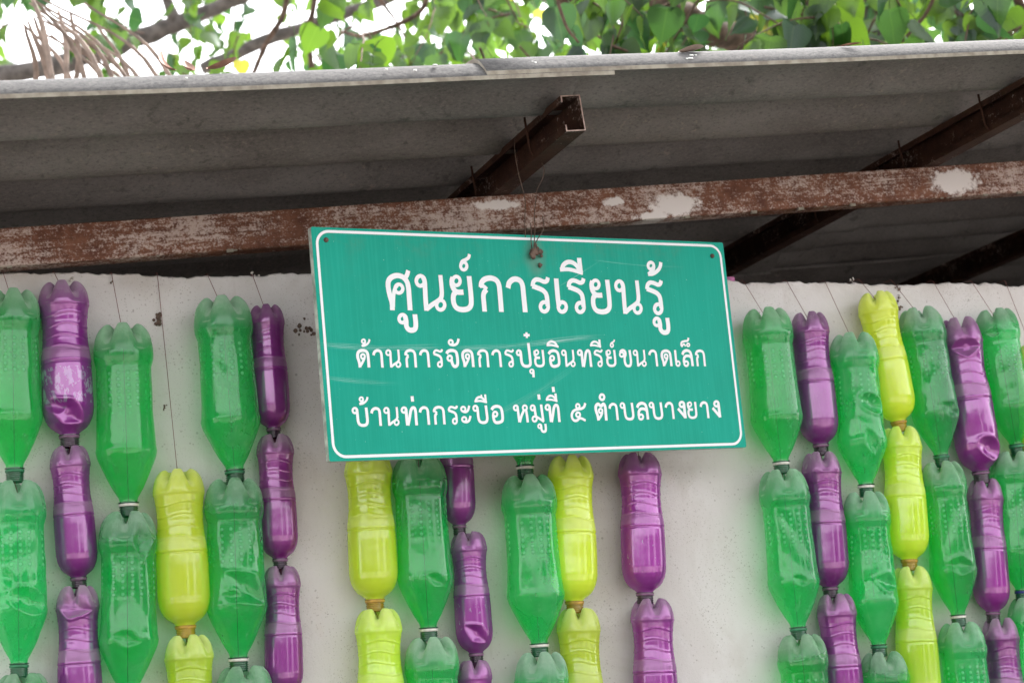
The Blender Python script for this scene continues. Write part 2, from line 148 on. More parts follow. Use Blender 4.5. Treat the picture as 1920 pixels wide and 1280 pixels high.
# ---- wall plaster
t = NT('wall_plaster'); o = t.obj()
big = t.noise(o, 1.7, 4); mid = t.noise(o, 9, 5, .6); fine = t.noise(o, 160, 3); grit = t.noise(o, 420, 2)
c = t.mix(t.ramp(big, .35, .68), (.62, .575, .565), (.72, .685, .68))
c = t.mix(t.math('MULTIPLY', t.ramp(mid, .52, .78), .35), c, (.50, .43, .39))
vs = t.n('ShaderNodeTexVoronoi', {'feature': 'F1'}, Vector=o, Scale=95.0, Randomness=1.0)
sp = t.math('MULTIPLY', t.ramp(vs.outputs['Distance'], .20, .08), t.ramp(t.noise(o, 14, 3), .40, .60))
c = t.mix(t.math('MULTIPLY', sp, .42), c, (.17, .12, .10))
gn = t.math('MULTIPLY', t.ramp(t.noise(o, 210, 5, .8), .60, .68), t.ramp(t.noise(o, 4, 4, .6), .35, .6))
c = t.mix(t.math('MULTIPLY', gn, .5), c, (.30, .25, .22))
c = t.mix(t.math('MULTIPLY', t.ramp(t.noise(o, 3.2, 6, .65, 1.2), .50, .62), .22), c, (.50, .45, .41))
vs3 = t.n('ShaderNodeTexVoronoi', {'feature': 'F1'}, Vector=o, Scale=230.0, Randomness=1.0)
c = t.mix(t.math('MULTIPLY', t.math('MULTIPLY', t.ramp(vs3.outputs['Distance'], .26, .12), t.ramp(t.noise(o, 7, 4), .38, .62)), .55), c, (.24, .19, .16))
c = t.mix(t.math('MULTIPLY', t.ramp(t.noise(t.scale(o, 1, 1, .12), 26, 5, .7), .56, .74), .20), c, (.40, .33, .29))
vs2 = t.n('ShaderNodeTexVoronoi', {'feature': 'F1'}, Vector=o, Scale=34.0, Randomness=1.0)
sp2 = t.math('MULTIPLY', t.ramp(vs2.outputs['Distance'], .10, .05), t.ramp(t.noise(t.scale(o, 1.3, 1, 1.3), 5, 2), .5, .62))
c = t.mix(t.math('MULTIPLY', sp2, .45), c, (.12, .10, .08))
pk = t.ramp(t.noise(t.scale(o, 1, 1, .35), 6, 4), .62, .75)
c = t.mix(t.math('MULTIPLY', pk, .25), c, (.62, .42, .36))
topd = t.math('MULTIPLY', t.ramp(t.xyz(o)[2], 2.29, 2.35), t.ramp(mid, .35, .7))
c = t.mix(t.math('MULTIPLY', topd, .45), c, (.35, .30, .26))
h = t.math('ADD', t.math('MULTIPLY', fine, .6), t.math('ADD', t.math('MULTIPLY', grit, .4), t.math('MULTIPLY', mid, 1.2)))
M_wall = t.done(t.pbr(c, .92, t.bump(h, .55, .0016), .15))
# ---- fibre cement roof
t = NT('fibre_cement'); o = t.obj()
n1 = t.noise(t.scale(o, .6, 1.2, 1), 5, 5, .6); n2 = t.noise(t.scale(o, 1, 1.8, 1), 130, 6, .8); n3 = t.noise(o, 300, 2)
c = t.mix(t.ramp(n1, .3, .7), (.165, .150, .145), (.255, .24, .235))
c = t.mix(t.math('MULTIPLY', t.ramp(n2, .50, .70), .75), c, (.32, .28, .26))
c = t.mix(t.math('MULTIPLY', t.ramp(n2, .48, .34), .55), c, (.06, .06, .058))
lich = t.math('MULTIPLY', t.ramp(t.noise(o, 48, 6, .75), .57, .66), t.ramp(t.noise(o, 4, 3), .48, .62))
c = t.mix(t.math('MULTIPLY', lich, .65), c, (.36, .31, .27))
blk = t.math('MULTIPLY', t.ramp(t.noise(o, 22, 5, .7), .58, .68), .5)
c = t.mix(blk, c, (.07, .07, .065))
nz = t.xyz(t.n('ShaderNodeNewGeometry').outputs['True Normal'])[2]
c = t.mix(t.math('MULTIPLY', t.ramp(nz, .1, .5), .72), c, t.mix(t.ramp(n2, .35, .65), (.035, .036, .040), (.095, .093, .094)))   # upper face darkened in colour for missing canopy shade
M_roof = t.done(t.pbr(c, .9, t.bump(t.math('ADD', n2, n3), .5, .001), .2))
t = NT('sheet_edge'); o = t.obj()
c = t.mix(t.ramp(t.noise(o, 60, 4), .3, .7), (.20, .17, .14), (.33, .30, .25))
M_edge = t.done(t.pbr(c, .9, None, .2))
# ---- rusty rafter with flaking paint
def rust_mat(name, patches, paint_amt=.5, dark=1.0):
    t = NT(name); o = t.obj()
    s = t.scale(o, .75, 1, 1.2)
    a = t.noise(s, 95, 8, .74); b = t.noise(t.scale(o, .5, 1, 1), 9, 5, .6); st = t.noise(t.scale(o, .06, 1, 2.2), 70, 5, .7, .6)
    r = t.mix(t.ramp(t.noise(o, 25, 6, .7), .3, .7), [x*dark for x in (.11, .040, .026)], [x*dark for x in (.235, .10, .060)])
    r = t.mix(t.math('MULTIPLY', t.ramp(st, .55, .72), .6), r, [x*dark for x in (.06, .028, .024)])
    p = t.mix(t.noise(o, 12, 3), (.58, .43, .38), (.70, .60, .57))
    sp = t.noise(o, 260, 3, .6)
    mk = t.ramp(t.math('ADD', t.math('ADD', t.math('MULTIPLY', a, .50), t.math('MULTIPLY', sp, .28)), t.math('ADD', t.math('MULTIPLY', b, .42), t.math('MULTIPLY', st, -.20))), .44+.12*(1-paint_amt), .56+.12*(1-paint_amt))
    c = t.mix(t.math('MULTIPLY', mk, .8), r, p)
    wob = t.noise(o, 55, 6, .75)
    for (x, z, rx, rz) in patches:
        X = t.xyz(o)
        d = t.math('SQRT', t.math('ADD', t.math('POWER', t.math('DIVIDE', t.math('SUBTRACT', X[0], x), rx), 2), t.math('POWER', t.math('DIVIDE', t.math('SUBTRACT', X[2], z), rz), 2)))
        f = t.ramp(t.math('ADD', d, t.math('MULTIPLY', t.math('SUBTRACT', wob, .5), 2.6)), 1.25, .80)
        c = t.mix(f, c, (.80, .73, .72))
    return t.done(t.pbr(c, .75, t.bump(t.math('ADD', a, sp), .5, .0012), .3))
M_purlin = rust_mat('purlin_rust', [], .0, .30)
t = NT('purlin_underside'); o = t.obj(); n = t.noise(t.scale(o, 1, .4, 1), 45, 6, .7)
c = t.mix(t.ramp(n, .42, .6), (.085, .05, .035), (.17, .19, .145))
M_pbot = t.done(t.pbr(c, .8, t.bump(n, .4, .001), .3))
M_cut = simple('cut_steel_edge', (.50, .36, .32), .6, .35, 90)
M_wire = simple('rusty_wire', (.10, .065, .05), .7, .4, 200)
M_string = simple('dark_red_twine', (.20, .075, .07), .9, .3, 150)
M_mud = simple('dry_mud', (.14, .095, .075), .95, .4, 120, .6)
M_mortar = simple('mortar_crumb', (.55, .50, .46), .95, .2, 120, .6)
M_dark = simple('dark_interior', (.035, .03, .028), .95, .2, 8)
M_ground = simple('packed_earth', (.42, .385, .36), .95, .2, 3, .4)
M_bark = simple('bark_grey', (.115, .10, .095), .9, .4, 18, .9)
M_bark2 = simple('bark_brown', (.105, .068, .050), .9, .5, 26, 1.0)
M_twig = simple('twig_brown', (.12, .075, .055), .85, .3, 60)
M_dryleaf = simple('dry_leaf', (.26, .13, .09), .6, .35, 40)
M_drypalm = simple('dry_palm_frond', (.27, .20, .165), .7, .3, 30)
M_bird = simple('dropping_white', (.75, .75, .72), .8, .1, 60)
M_pink = simple('pink_plastic', (.45, .14, .30), .5, .15, 20)
M_blue = simple('blue_plastic', (.02, .03, .16), .4, .1, 20)
M_ringw = simple('white_plastic_ring', (.62, .60, .55), .45, .2, 120, .1, .5)
# ---- leaf
def leafmat(name, d, tr):
    t = NT(name); o = t.obj(); oi = t.n('ShaderNodeObjectInfo').outputs['Random']
    r = t.n('ShaderNodeTexWhiteNoise', {'noise_dimensions': '1D'}, W=oi).outputs['Value']
    g = t.n('ShaderNodeAttribute', {'attribute_name': 'tone'}).outputs['Fac']
    k = t.math('FRACT', t.math('ADD', r, g))
    X = t.xyz(t.n('ShaderNodeTexCoord').outputs['UV'])
    vein = t.math('ABSOLUTE', t.math('SINE', t.math('MULTIPLY', t.math('ADD', X[1], t.math('MULTIPLY', t.math('ABSOLUTE', t.math('SUBTRACT', X[0], .5)), -.7)), 32)))
    vm = t.math('MAXIMUM', t.ramp(vein, .10, .0), t.ramp(t.math('ABSOLUTE', t.math('SUBTRACT', X[0], .5)), .016, .004))
    dc = t.mix(k, d, (d[0]*1.9, d[1]*1.5, d[2]*1.1)); tc = t.mix(t.ramp(k, .0, .9), (tr[0]*.45, tr[1]*.5, tr[2]*1.3), (tr[0]*1.7, tr[1]*1.15, tr[2]*.8))
    yb = t.ramp(k, .985, 1.0); tc = t.mix(yb, tc, (.62, .55, .06))
    dc = t.mix(t.math('MULTIPLY', vm, .45), dc, (.20, .28, .09)); tc = t.mix(t.math('MULTIPLY', vm, .35), tc, (.08, .16, .02))
    nr = t.bump(vein, .25, .001)
    a = t.n('ShaderNodeBsdfDiffuse', Color=dc, Normal=nr); b = t.n('ShaderNodeBsdfTranslucent', Color=tc)
    s = t.n('ShaderNodeMixShader', i0=.62, i1=a, i2=b)
    gl = t.n('ShaderNodeBsdfGlossy', Color=(.9, .95, 1), Roughness=.36, Normal=nr)
    s = t.n('ShaderNodeMixShader', i0=.035, i1=s, i2=gl)
    return t.done(s.outputs[0])
M_leaf = leafmat('leaf_green', (.018, .050, .018), (.072, .20, .02))
# ---- bottle plastics
def bottlemat(name, base, trans, opac, dustc, gloss, rough, sheen=None, dots=False, deep=None):
    t = NT(name); uvc = t.n('ShaderNodeTexCoord').outputs['UV']; o = t.obj(); X = t.xyz(uvc)
    A = lambda nm: t.n('ShaderNodeAttribute', {'attribute_type': 'OBJECT', 'attribute_name': nm}).outputs['Fac']
    dust, flake, hue = A('dust'), A('flake'), A('hue')
    rnd = t.n('ShaderNodeObjectInfo').outputs['Random']
    ov = t.n('ShaderNodeVectorMath', {'operation': 'ADD'}, i0=o, i1=t.n('ShaderNodeCombineXYZ', X=t.math('MULTIPLY', rnd, 9)).outputs[0]).outputs[0]
    n1 = t.noise(ov, 22, 4, .6); n2 = t.noise(ov, 130, 4, .7)
    geo = t.n('ShaderNodeNewGeometry'); nz = t.xyz(geo.outputs['Normal'])[2]
    top = t.math('MAXIMUM', t.ramp(X[1], .20, .02), t.math('MULTIPLY', t.ramp(nz, .05, .6), t.ramp(X[1], .35, .1)))
    df = t.math('MULTIPLY', t.math('ADD', t.math('MULTIPLY', top, t.ramp(n1, .15, .60, .45, 1.0)), t.math('MULTIPLY', t.ramp(n1, .35, .75), .15)), dust, clamp=True)
    df = t.math('MULTIPLY', df, t.ramp(n2, .2, .75, .75, 1.0))
    bc = t.n('ShaderNodeHueSaturation', Color=base, Hue=t.math('ADD', .5, hue), Value=t.math('ADD', .86, t.math('MULTIPLY', rnd, .28))).outputs[0]
    tc = t.n('ShaderNodeHueSaturation', Color=trans, Hue=t.math('ADD', .5, hue)).outputs[0]
    if deep: bc = t.mix(t.ramp(X[1], .90, .93), bc, deep)
    bc = t.mix(t.ramp(n1, .30, .72, 0, .14), bc, t.mix(.5, bc, (0, 0, 0)))
    strk = t.ramp(t.noise(t.scale(ov, 1, 1, .10), 75, 4, .7), .52, .75)
    df = t.math('ADD', df, t.math('MULTIPLY', t.math('MULTIPLY', strk, dust), .22), clamp=True)
    if not dots: df = t.math('ADD', df, t.math('MULTIPLY', t.math('MULTIPLY', t.ramp(X[1], .400, .415), t.ramp(X[1], .485, .475)), t.math('MULTIPLY', dust, .42)), clamp=True)
    # bump: slight crumple, embossed dot columns
    hgt = t.math('ADD', t.math('MULTIPLY', t.noise(ov, 26, 2, .5), .55), t.math('MULTIPLY', n2, .06))
    if dots:
        cu = t.math('SUBTRACT', t.math('FRACT', t.math('MULTIPLY', X[0], 18)), .5)
        cv = t.math('SUBTRACT', t.math('FRACT', t.math('MULTIPLY', X[1], 31)), .5)
        dd = t.math('SQRT', t.math('ADD', t.math('POWER', t.math('MULTIPLY', cu, 1.55), 2), t.math('POWER', cv, 2)))
        colm = t.math('GREATER_THAN', t.math('SINE', t.math('MULTIPLY', t.math('FLOOR', t.math('MULTIPLY', X[0], 18)), 2.4)), -.75)
        zone = t.math('MULTIPLY', t.ramp(X[1], .255, .262), t.ramp(X[1], .452, .445))
        dm = t.math('MULTIPLY', t.math('MULTIPLY', t.ramp(dd, .34, .22), zone), colm)
        hgt = t.math('ADD', hgt, t.math('MULTIPLY', dm, 2.6))
        bc = t.mix(t.math('MULTIPLY', dm, .5), bc, (.42, .85, .58))
    nr = t.bump(hgt, .5, .0016)
    # peeling print
    fz = t.math('MULTIPLY', t.ramp(X[1], .53, .535), t.ramp(X[1], .75, .74))
    fn = t.math('MULTIPLY', t.math('GREATER_THAN', t.noise(t.scale(uvc, 26, 13, 1), 1.0, 6, .7), t.math('SUBTRACT', .72, t.math('MULTIPLY', flake, .195))), t.math('MULTIPLY', fz, t.math('GREATER_THAN', flake, .02)))
    cols = t.mix(t.noise(t.scale(uvc, 9, 6, 1), 3), (.52, .48, .56), (.36, .36, .58))
    bc = t.mix(fn, bc, cols)
    df2 = t.n('ShaderNodeBsdfDiffuse', Color=bc, Normal=nr); tl = t.n('ShaderNodeBsdfTranslucent', Color=bc, Normal=nr)
    body = t.n('ShaderNodeMixShader', i0=.42, i1=df2, i2=tl)
    if sheen:
        g2 = t.n('ShaderNodeBsdfGlossy', Color=sheen[0], Roughness=sheen[1], Normal=nr)
        body = t.n('ShaderNodeMixShader', i0=sheen[2], i1=body, i2=g2)
    if dots: opac = t.math('ADD', opac, t.math('MULTIPLY', dm, .28))
    tp = t.n('ShaderNodeBsdfTransparent', Color=tc)
    op = t.math('MAXIMUM', t.math('ADD', t.math('ADD', opac, t.math('MULTIPLY', t.math('SUBTRACT', rnd, .5), .14)), t.math('MULTIPLY', t.math('SUBTRACT', n1, .5), .2), clamp=True), fn)
    body = t.n('ShaderNodeMixShader', i0=op, i1=tp, i2=body)
    dd2 = t.n('ShaderNodeBsdfDiffuse', Color=t.mix(.20, dustc, bc), Roughness=.8, Normal=nr)
    body = t.n('ShaderNodeMixShader', i0=t.math('MULTIPLY', df, .85), i1=body, i2=dd2)
    dot = t.math('ABSOLUTE', t.n('ShaderNodeVectorMath', {'operation': 'DOT_PRODUCT'}, i0=geo.outputs['Incoming'], i1=nr).outputs['Value'])
    fr = t.math('ADD', gloss, t.math('MULTIPLY', t.math('POWER', t.math('SUBTRACT', 1.0, dot, clamp=True), 4.0), .55))
    fr = t.math('MULTIPLY', fr, t.math('SUBTRACT', 1.0, t.math('MULTIPLY', df, .9)), clamp=True)
    fr = t.math('MULTIPLY', fr, t.math('SUBTRACT', 1.0, t.math('MULTIPLY', geo.outputs['Backfacing'], .9)))
    gl = t.n('ShaderNodeBsdfGlossy', Color=(1, 1, 1), Roughness=t.math('ADD', rough, t.math('MULTIPLY', df, .3)), Normal=nr)
    return t.done(t.n('ShaderNodeMixShader', i0=fr, i1=body, i2=gl).outputs[0])
M_G = bottlemat('green_pet', (.035, .68, .24), (.28, 1.0, .48), .31, (.42, .42, .39), .040, .09, dots=True)
M_P = bottlemat('purple_painted_pet', (.31, .028, .34), (.62, .22, .66), .84, (.42, .37, .385), .07, .10, sheen=((.80, .12, .70), .30, .16))
M_Y = bottlemat('yellow_painted_pet', (.80, .95, .06), (.9, .95, .25), .92, (.64, .68, .34), .06, .12)
M_GN = bottlemat('green_neck', (.008, .15, .06), (.2, .6, .35), .85, (.30, .30, .26), .08, .15)
M_PN = bottlemat('purple_neck', (.065, .025, .065), (.3, .1, .3), .95, (.30, .25, .24), .08, .2)
M_YN = bottlemat('yellow_neck', (.55, .36, .03), (.9, .6, .2), .93, (.40, .33, .20), .07, .2)
M_GR = simple('green_plastic_ring', (.03, .20, .09), .4, .3, 100, .1, .5)
M_PR = simple('purple_plastic_ring', (.19, .085, .17), .5, .3, 100, .1, .5)
M_YR = simple('orange_plastic_ring', (.48, .27, .04), .5, .3, 100, .1, .5)
# ------------------------------------------------------------------ ground and surroundings
g = NT('earth'); 
gm = mesh('ground', [(-300, -300, 0), (300, -300, 0), (300, 300, 0), (-300, 300, 0)], [(0, 1, 2, 3)], False)
tag(link('ground', gm, M_ground), kind='structure')
M_shade_strip = simple('shade_dark_ground', (.045, .036, .03), .95, .3, 6, .5)  # added dark strip: ground shade near the wall put into the colour
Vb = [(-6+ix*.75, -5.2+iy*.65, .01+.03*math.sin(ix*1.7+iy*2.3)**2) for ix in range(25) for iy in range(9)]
tag(link('added_dark_strip', mesh('added_dark_strip', Vb, [(ix*9+iy, (ix+1)*9+iy, (ix+1)*9+iy+1, ix*9+iy+1) for ix in range(24) for iy in range(8)]), M_shade_strip), kind='structure')
rng = random.Random(5)
# ------------------------------------------------------------------ wall
WT = 2.347
def build_wall():
    r = random.Random(3); X0, X1 = -1.2, 4.6; n = 1160; V = []; Fc = []
    dz = 0; 
    rows = [0, 1.2, 2.0, 2.30, 2.338]
    for i in range(n+1):
        x = X0 + (X1-X0)*i/n
        dz += r.gauss(0, .0011); dz *= .88
        chip = -.004*max(0, math.sin(x*37+1.3*math.sin(x*11)))**8
        top = WT + dz + chip + .0015*math.sin(x*9)
        for z in rows: V.append((x, 0.0008*math.sin(x*13+z*9), z))
        V.append((x, 0.0, top-.003)); V.append((x, .004+.002*r.random(), top)); V.append((x, .085, top+.001*r.random())); V.append((x, .09, top-.004)); V.append((x, .09, 0))
    m_ = len(V)//(n+1)
    for i in range(n):
        for k in range(m_-1):
            a = i*m_+k; Fc.append((a, a+m_, a+m_+1, a+1))
    for i in (0, n): Fc.append(tuple(i*m_+k for k in range(m_)))
    w = tag(link('plaster_wall', mesh('plaster_wall', V, Fc, False), M_wall), 'rough off-white plastered wall behind the hanging bottles, uneven along its top', 'wall')
    def lump(u, v, s, mat, name, n=5, spread=1.0, y=-.002, par=w, flat=.5):
        c = at(u, v, y); P = []
        for k in range(n):
            px = c + np.array([r.gauss(0, s*.5*spread), 0, r.gauss(0, s*.6*spread)])
            rr = s*r.uniform(.25, .6); Vv = []; 
            for i in range(5):
                for j in range(8):
                    th = math.pi*(i)/4; ph = 2*math.pi*j/8; q = rr*r.uniform(.75, 1.2)
                    Vv.append((px[0]+q*math.sin(th)*math.cos(ph), px[1]+q*flat*math.sin(th)*math.sin(ph), px[2]+q*math.cos(th)))
            Ff = [(i*8+j, i*8+(j+1) % 8, (i+1)*8+(j+1) % 8, (i+1)*8+j) for i in range(4) for j in range(8)]
            P.append((Vv, Ff))
        return link(name, mesh(name, *merge(P)), mat, par)
    lump(295, 597, .009, M_mud, 'mud_clump', 8)
    lump(565, 617, .007, M_mud, 'mud_clump', 7, 1.5)
    lump(585, 622, .006, M_mud, 'mud_clump', 6, 1.4)
    lump(1684, 540, .004, M_mud, 'mud_clump', 7, 1.6); lump(1687, 572, .006, M_mud, 'mud_clump', 8, 1.6); lump(1686, 556, .004, M_mud, 'mud_clump', 5, 1.6)
    lump(134, 520, .005, M_mortar, 'mortar_crumb', 4); lump(209, 530, .003, M_mud, 'mud_clump', 3); lump(308, 764, .004, M_mud, 'mud_clump', 4)
    lump(20, 507, .007, M_mortar, 'mortar_crumb', 7, 1.6, .03); lump(478, 519, .006, M_mortar, 'mortar_crumb', 6, 1.4, .02); lump(1600, 527, .004, M_mortar, 'mortar_crumb', 6, 1.6, .02)
    for k in range(26):
        lump(r.uniform(20, 1900), r.uniform(525, 1270), .0016, M_mud, 'mud_clump', 1)
    # shed: side and back walls closing the dark space under the roof
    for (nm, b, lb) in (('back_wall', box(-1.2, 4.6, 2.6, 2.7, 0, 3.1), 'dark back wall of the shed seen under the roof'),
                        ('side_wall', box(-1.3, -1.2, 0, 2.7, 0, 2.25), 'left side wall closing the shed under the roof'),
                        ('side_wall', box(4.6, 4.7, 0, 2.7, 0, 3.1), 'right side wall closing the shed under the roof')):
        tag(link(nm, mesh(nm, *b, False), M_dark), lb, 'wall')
    return w
wall = build_wall()
# ------------------------------------------------------------------ roof frame
a_, b_ = at(0, 427, -.03), at(1920, 300, -.03); SL = (b_[2]-a_[2])/(b_[0]-a_[0])
def zr(x): return a_[2] + SL*(x-a_[0])               # top of the rafter = bottom of the purlins
ang = math.atan(SL); XA = np.array([math.cos(ang), 0, math.sin(ang)]); ZA = np.array([-math.sin(ang), 0, math.cos(ang)])
def frame_empty(name, x, label, cat):
    e = empty(name, (x, -.03, zr(x)), label, cat); e.rotation_euler = (0, -ang, 0); return e
x0 = 1.1
RH, RD = .0645, .042
def loc(u, v, y=-.03):                               # photo pixel on the rafter face, in the rafter's own frame
    p = at(u, v, y) - np.array([x0, -.03, zr(x0)]); return p@XA, p@ZA
pts_ = []
for (u, v, ru, rv) in ((930, 384, 42, 10), (1265, 385, 50, 22), (1225, 405, 38, 8), (1790, 340, 50, 24), (1150, 378, 22, 8)):
    lx, lz = loc(u, v); s_ = mpp(at(u, v, -.03)); pts_.append((lx, lz, ru*s_*.95, rv*s_*.95))
M_rafter = rust_mat('rafter_rust_paint', pts_, .74)
raf = frame_empty('rusty_rafter', x0, 'rusty steel rafter with flaking pale paint running above the wall top', 'rafter')
def cprof(w, h, lip, t_, bev=.004):                  # C section facing +w, as a closed outline
    return [(0, 0), (w, 0), (w, lip), (w-t_, lip), (w-t_, t_), (t_, t_), (t_, h-t_), (w-t_, h-t_), (w-t_, h-lip), (w, h-lip), (w, h), (0, h)]
def extrude(prof, axis, l0, l1, segs, wav=0.0, r=None):
    V = []; n = len(prof)
    for i in range(segs+1):
        l = l0+(l1-l0)*i/segs
        for (p, q) in prof:
            e = 0 if not r else r.gauss(0, wav)
            V.append((l, p+e, q) if axis == 'x' else (p+e, l, q))
    Fc = [(i*n+k, i*n+(k+1) % n, (i+1)*n+(k+1) % n, (i+1)*n+k) for i in range(segs) for k in range(n)]
    return V, Fc
# the rafter is a closed box section; rounded corners
def rbox(w, h, b):
    out = []
    for cx, cy, s0 in ((w-b, h-b, 0), (b, h-b, 90), (b, b, 180), (w-b, b, 270)):
        for k in range(4): a = rad(s0+30*k); out.append((cx+b*math.cos(a), cy+b*math.sin(a)))
    return out
V, Fc = extrude([(p, q-RH) for p, q in rbox(RD, RH, .004)], 'x', -2.4, 3.5, 60)
ob = link('beam', mesh('beam', V, Fc), M_rafter, raf)
V, Fc = merge([box(-1.15+.0, -1.13, -.0015, .0, -RH-.006, -RH+.004)])
# weld crumbs along the underside
cr = []
for k in range(26):
    cx = rng.uniform(-.9, 1.15); s = rng.uniform(.001, .003)
    cr.append(box(cx-s*2, cx+s*2, .002-s, .002+s, -RH-s*1.3, -RH+s*.5))
link('rust_flake', mesh('rust_flakes', *merge(cr), False), M_edge, raf)['kind'] = 'stuff'
PH, PW = .060, .034
plabels = ['purlin end sticking out from under the roof above the sign, open C section', 'long rusty purlin crossing under the roof at the upper right',
           'dark purlin at the far right below the rafter', 'dark purlin deep in the shed, beyond the right edge', 'dark purlin beyond the left edge of the picture']
for i, (xr, y0) in enumerate(((1.134, -.395), (2.035, -.47), (2.935, -.47), (3.84, -.47), (.0, -.45))):
    e = frame_empty('steel_purlin', xr, plabels[i], 'purlin'); e['group'] = 'steel purlins carrying the roof sheets'
    # lips open to the left: mirror the C profile
    pr = [(-p, q) for p, q in cprof(PW, PH, .011, .0022)][::-1]
    V, Fc = extrude(pr, 'y', y0+.03, 2.58, 40)
    me = mesh('channel', V, Fc, False); me.materials.append(M_purlin); me.materials.append(M_pbot)
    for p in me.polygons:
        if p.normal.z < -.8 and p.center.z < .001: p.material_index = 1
    link('channel', me, None, e)
    n = len(pr); V = [(p, y0+.0296, q) for p, q in pr]; V2 = [(p, y0+.0305, q) for p, q in pr]
    cap = [(-0, 0), ]
    # cut end: thin bright rim (quads strip by strip)
    t_ = .0019; w_, h_, l_ = PW, PH, .011
    rects = [(-w_, 0, 0, t_), (-t_, 0, t_, h_-t_), (-w_, 0, h_-t_, h_), (-w_, -w_+t_, t_, l_), (-w_, -w_+t_, h_-l_, h_-t_)]
    P = [box(a, b, y0+.0285, y0+.0297, c, d) for a, b, c, d in rects]
    link('cut_edge', mesh('cut_edge', *merge(P), False), M_cut, e)
    for k, yy in enumerate((-.22, .06, .42, .9)):
        if yy < y0+.1: continue
        hx = -PW-.006
        V, Fc = tube([(hx, yy, PH+.012), (hx, yy, PH-.01), (hx+.001, yy, .012), (hx+.006, yy, .004)], .0022, 6)
        link('hook_bolt', mesh('hook_bolt', V, Fc), M_purlin, e)
# ------------------------------------------------------------------ roof sheets
PITCH_R, AMP, TH = .215, .054, .0065
def prof(y):
    ph = ((y+.28)/PITCH_R) % 1.0
    # rounded roll, flatter valley floor
    if y < -.372: return .034-.041*min(1, (-.372-y)/.1225)**4.2      # the outermost roll turns down steeply
    return (AMP if y > -.28 else .034)*(.5-.5*math.cos(2*math.pi*ph**(.80 if y > -.28 else 1.22)))
roof = empty('corrugated_roof', (1.1, -.03, zr(1.1)+PH-.005), 'corrugated grey fibre cement roof jutting out over the wall', 'roof'); roof.rotation_euler = (0, -ang-.004, 0)
YE = -.4945
def sheet(xa, xb, ya, yb, lift, name='roof_sheet', base=0.0):
    r = random.Random(int(xa*100)+int(ya*100)+7)
    n = max(4, int((yb-ya)/.0072)); segs = 16; V = []; Fc = []
    ys = [ya+(yb-ya)*i/n for i in range(n+1)]
    ph0 = r.uniform(0, 9)
    for j in range(segs+1):
        x = xa+(xb-xa)*j/segs
        off = base + lift*(1-j/segs) + .0010*math.sin(ph0+x*7)
        for y in ys: V.append((x, y+.0012*math.sin(x*5+ph0), prof(y)+off))
        for y in ys: V.append((x, y+.0012*math.sin(x*5+ph0), prof(y)+off+TH))
    m_ = 2*(n+1)
    for j in range(segs):
        for i in range(n):
            a = j*m_+i; Fc.append((a, a+1, a+m_+1, a+m_)); b = a+n+1; Fc.append((b, b+m_, b+m_+1, b+1))
    ne = len(Fc)
    for j in range(segs):
        a = j*m_; Fc.append((a, a+m_, a+m_+n+1, a+n+1)); a += n; Fc.append((a, a+n+1, a+m_+n+1, a+m_))
    for i in range(n):
        a = i; Fc.append((a, a+n+1, a+n+2, a+1)); a = segs*m_+i; Fc.append((a, a+1, a+n+2, a+n+1))
    me = mesh(name, V, Fc); me.materials.append(M_roof); me.materials.append(M_edge)
    for k, p in enumerate(me.polygons):
        if k >= ne: p.material_index = 1 if ya < -.4 else 0; p.use_smooth = False
    return link(name, me, None, roof)
for ci, (xa, xb) in enumerate(((-2.45, -1.16), (-1.36, .035), (-.175, 1.22), (.96, 2.36), (2.1, 3.5))):
    if ci == 1: xa = -1.36
    for ri in range(6):
        ya = YE + ri*2*PITCH_R*1.0 if ri else YE
        sheet(xa, xb, ya, YE+(ri+1)*2*PITCH_R+(.045 if ri < 5 else 0), .0085, base=.0072*(ri % 2))
# ------------------------------------------------------------------ sign
GD = json.loads(GLYPHS)
SM = np.array([[0.98047, -0.19375, -0.03363], [0.19307, 0.98093, -0.02248], [0.03735, 0.01555, 0.99918]])
sign = empty('green_sign', (1.1074, -.2, 2.18622), 'green board sign with white Thai writing hanging crooked on wires', 'sign')
mm = Matrix([list(r_) for r_ in SM.tolist()]).to_4x4(); mm.translation = Vector((1.1074, -.2, 2.18622)); sign.matrix_world = mm
SW, SH = .8113, .3691
t = NT('sign_green'); o = t.obj(); X = t.xyz(o)
st = t.noise(t.scale(o, 260, 1, 5), 1.0, 3, .6); cl = t.noise(o, 5, 4, .6)
c = t.mix(t.ramp(cl, .3, .7), (.0, .285, .205), (.003, .325, .240))
c = t.mix(t.math('MULTIPLY', t.ramp(st, .42, .62), .14), c, (.03, .44, .33))
nt = t.noise(o, 300, 2); c = t.mix(t.math('MULTIPLY', t.ramp(nt, .72, .76), .6), c, (.45, .62, .55))
nd = t.noise(t.scale(o, 1.3, 1, .8), 170, 2); c = t.mix(t.math('MULTIPLY', t.ramp(nd, .74, .78), .7), c, (.03, .09, .06))
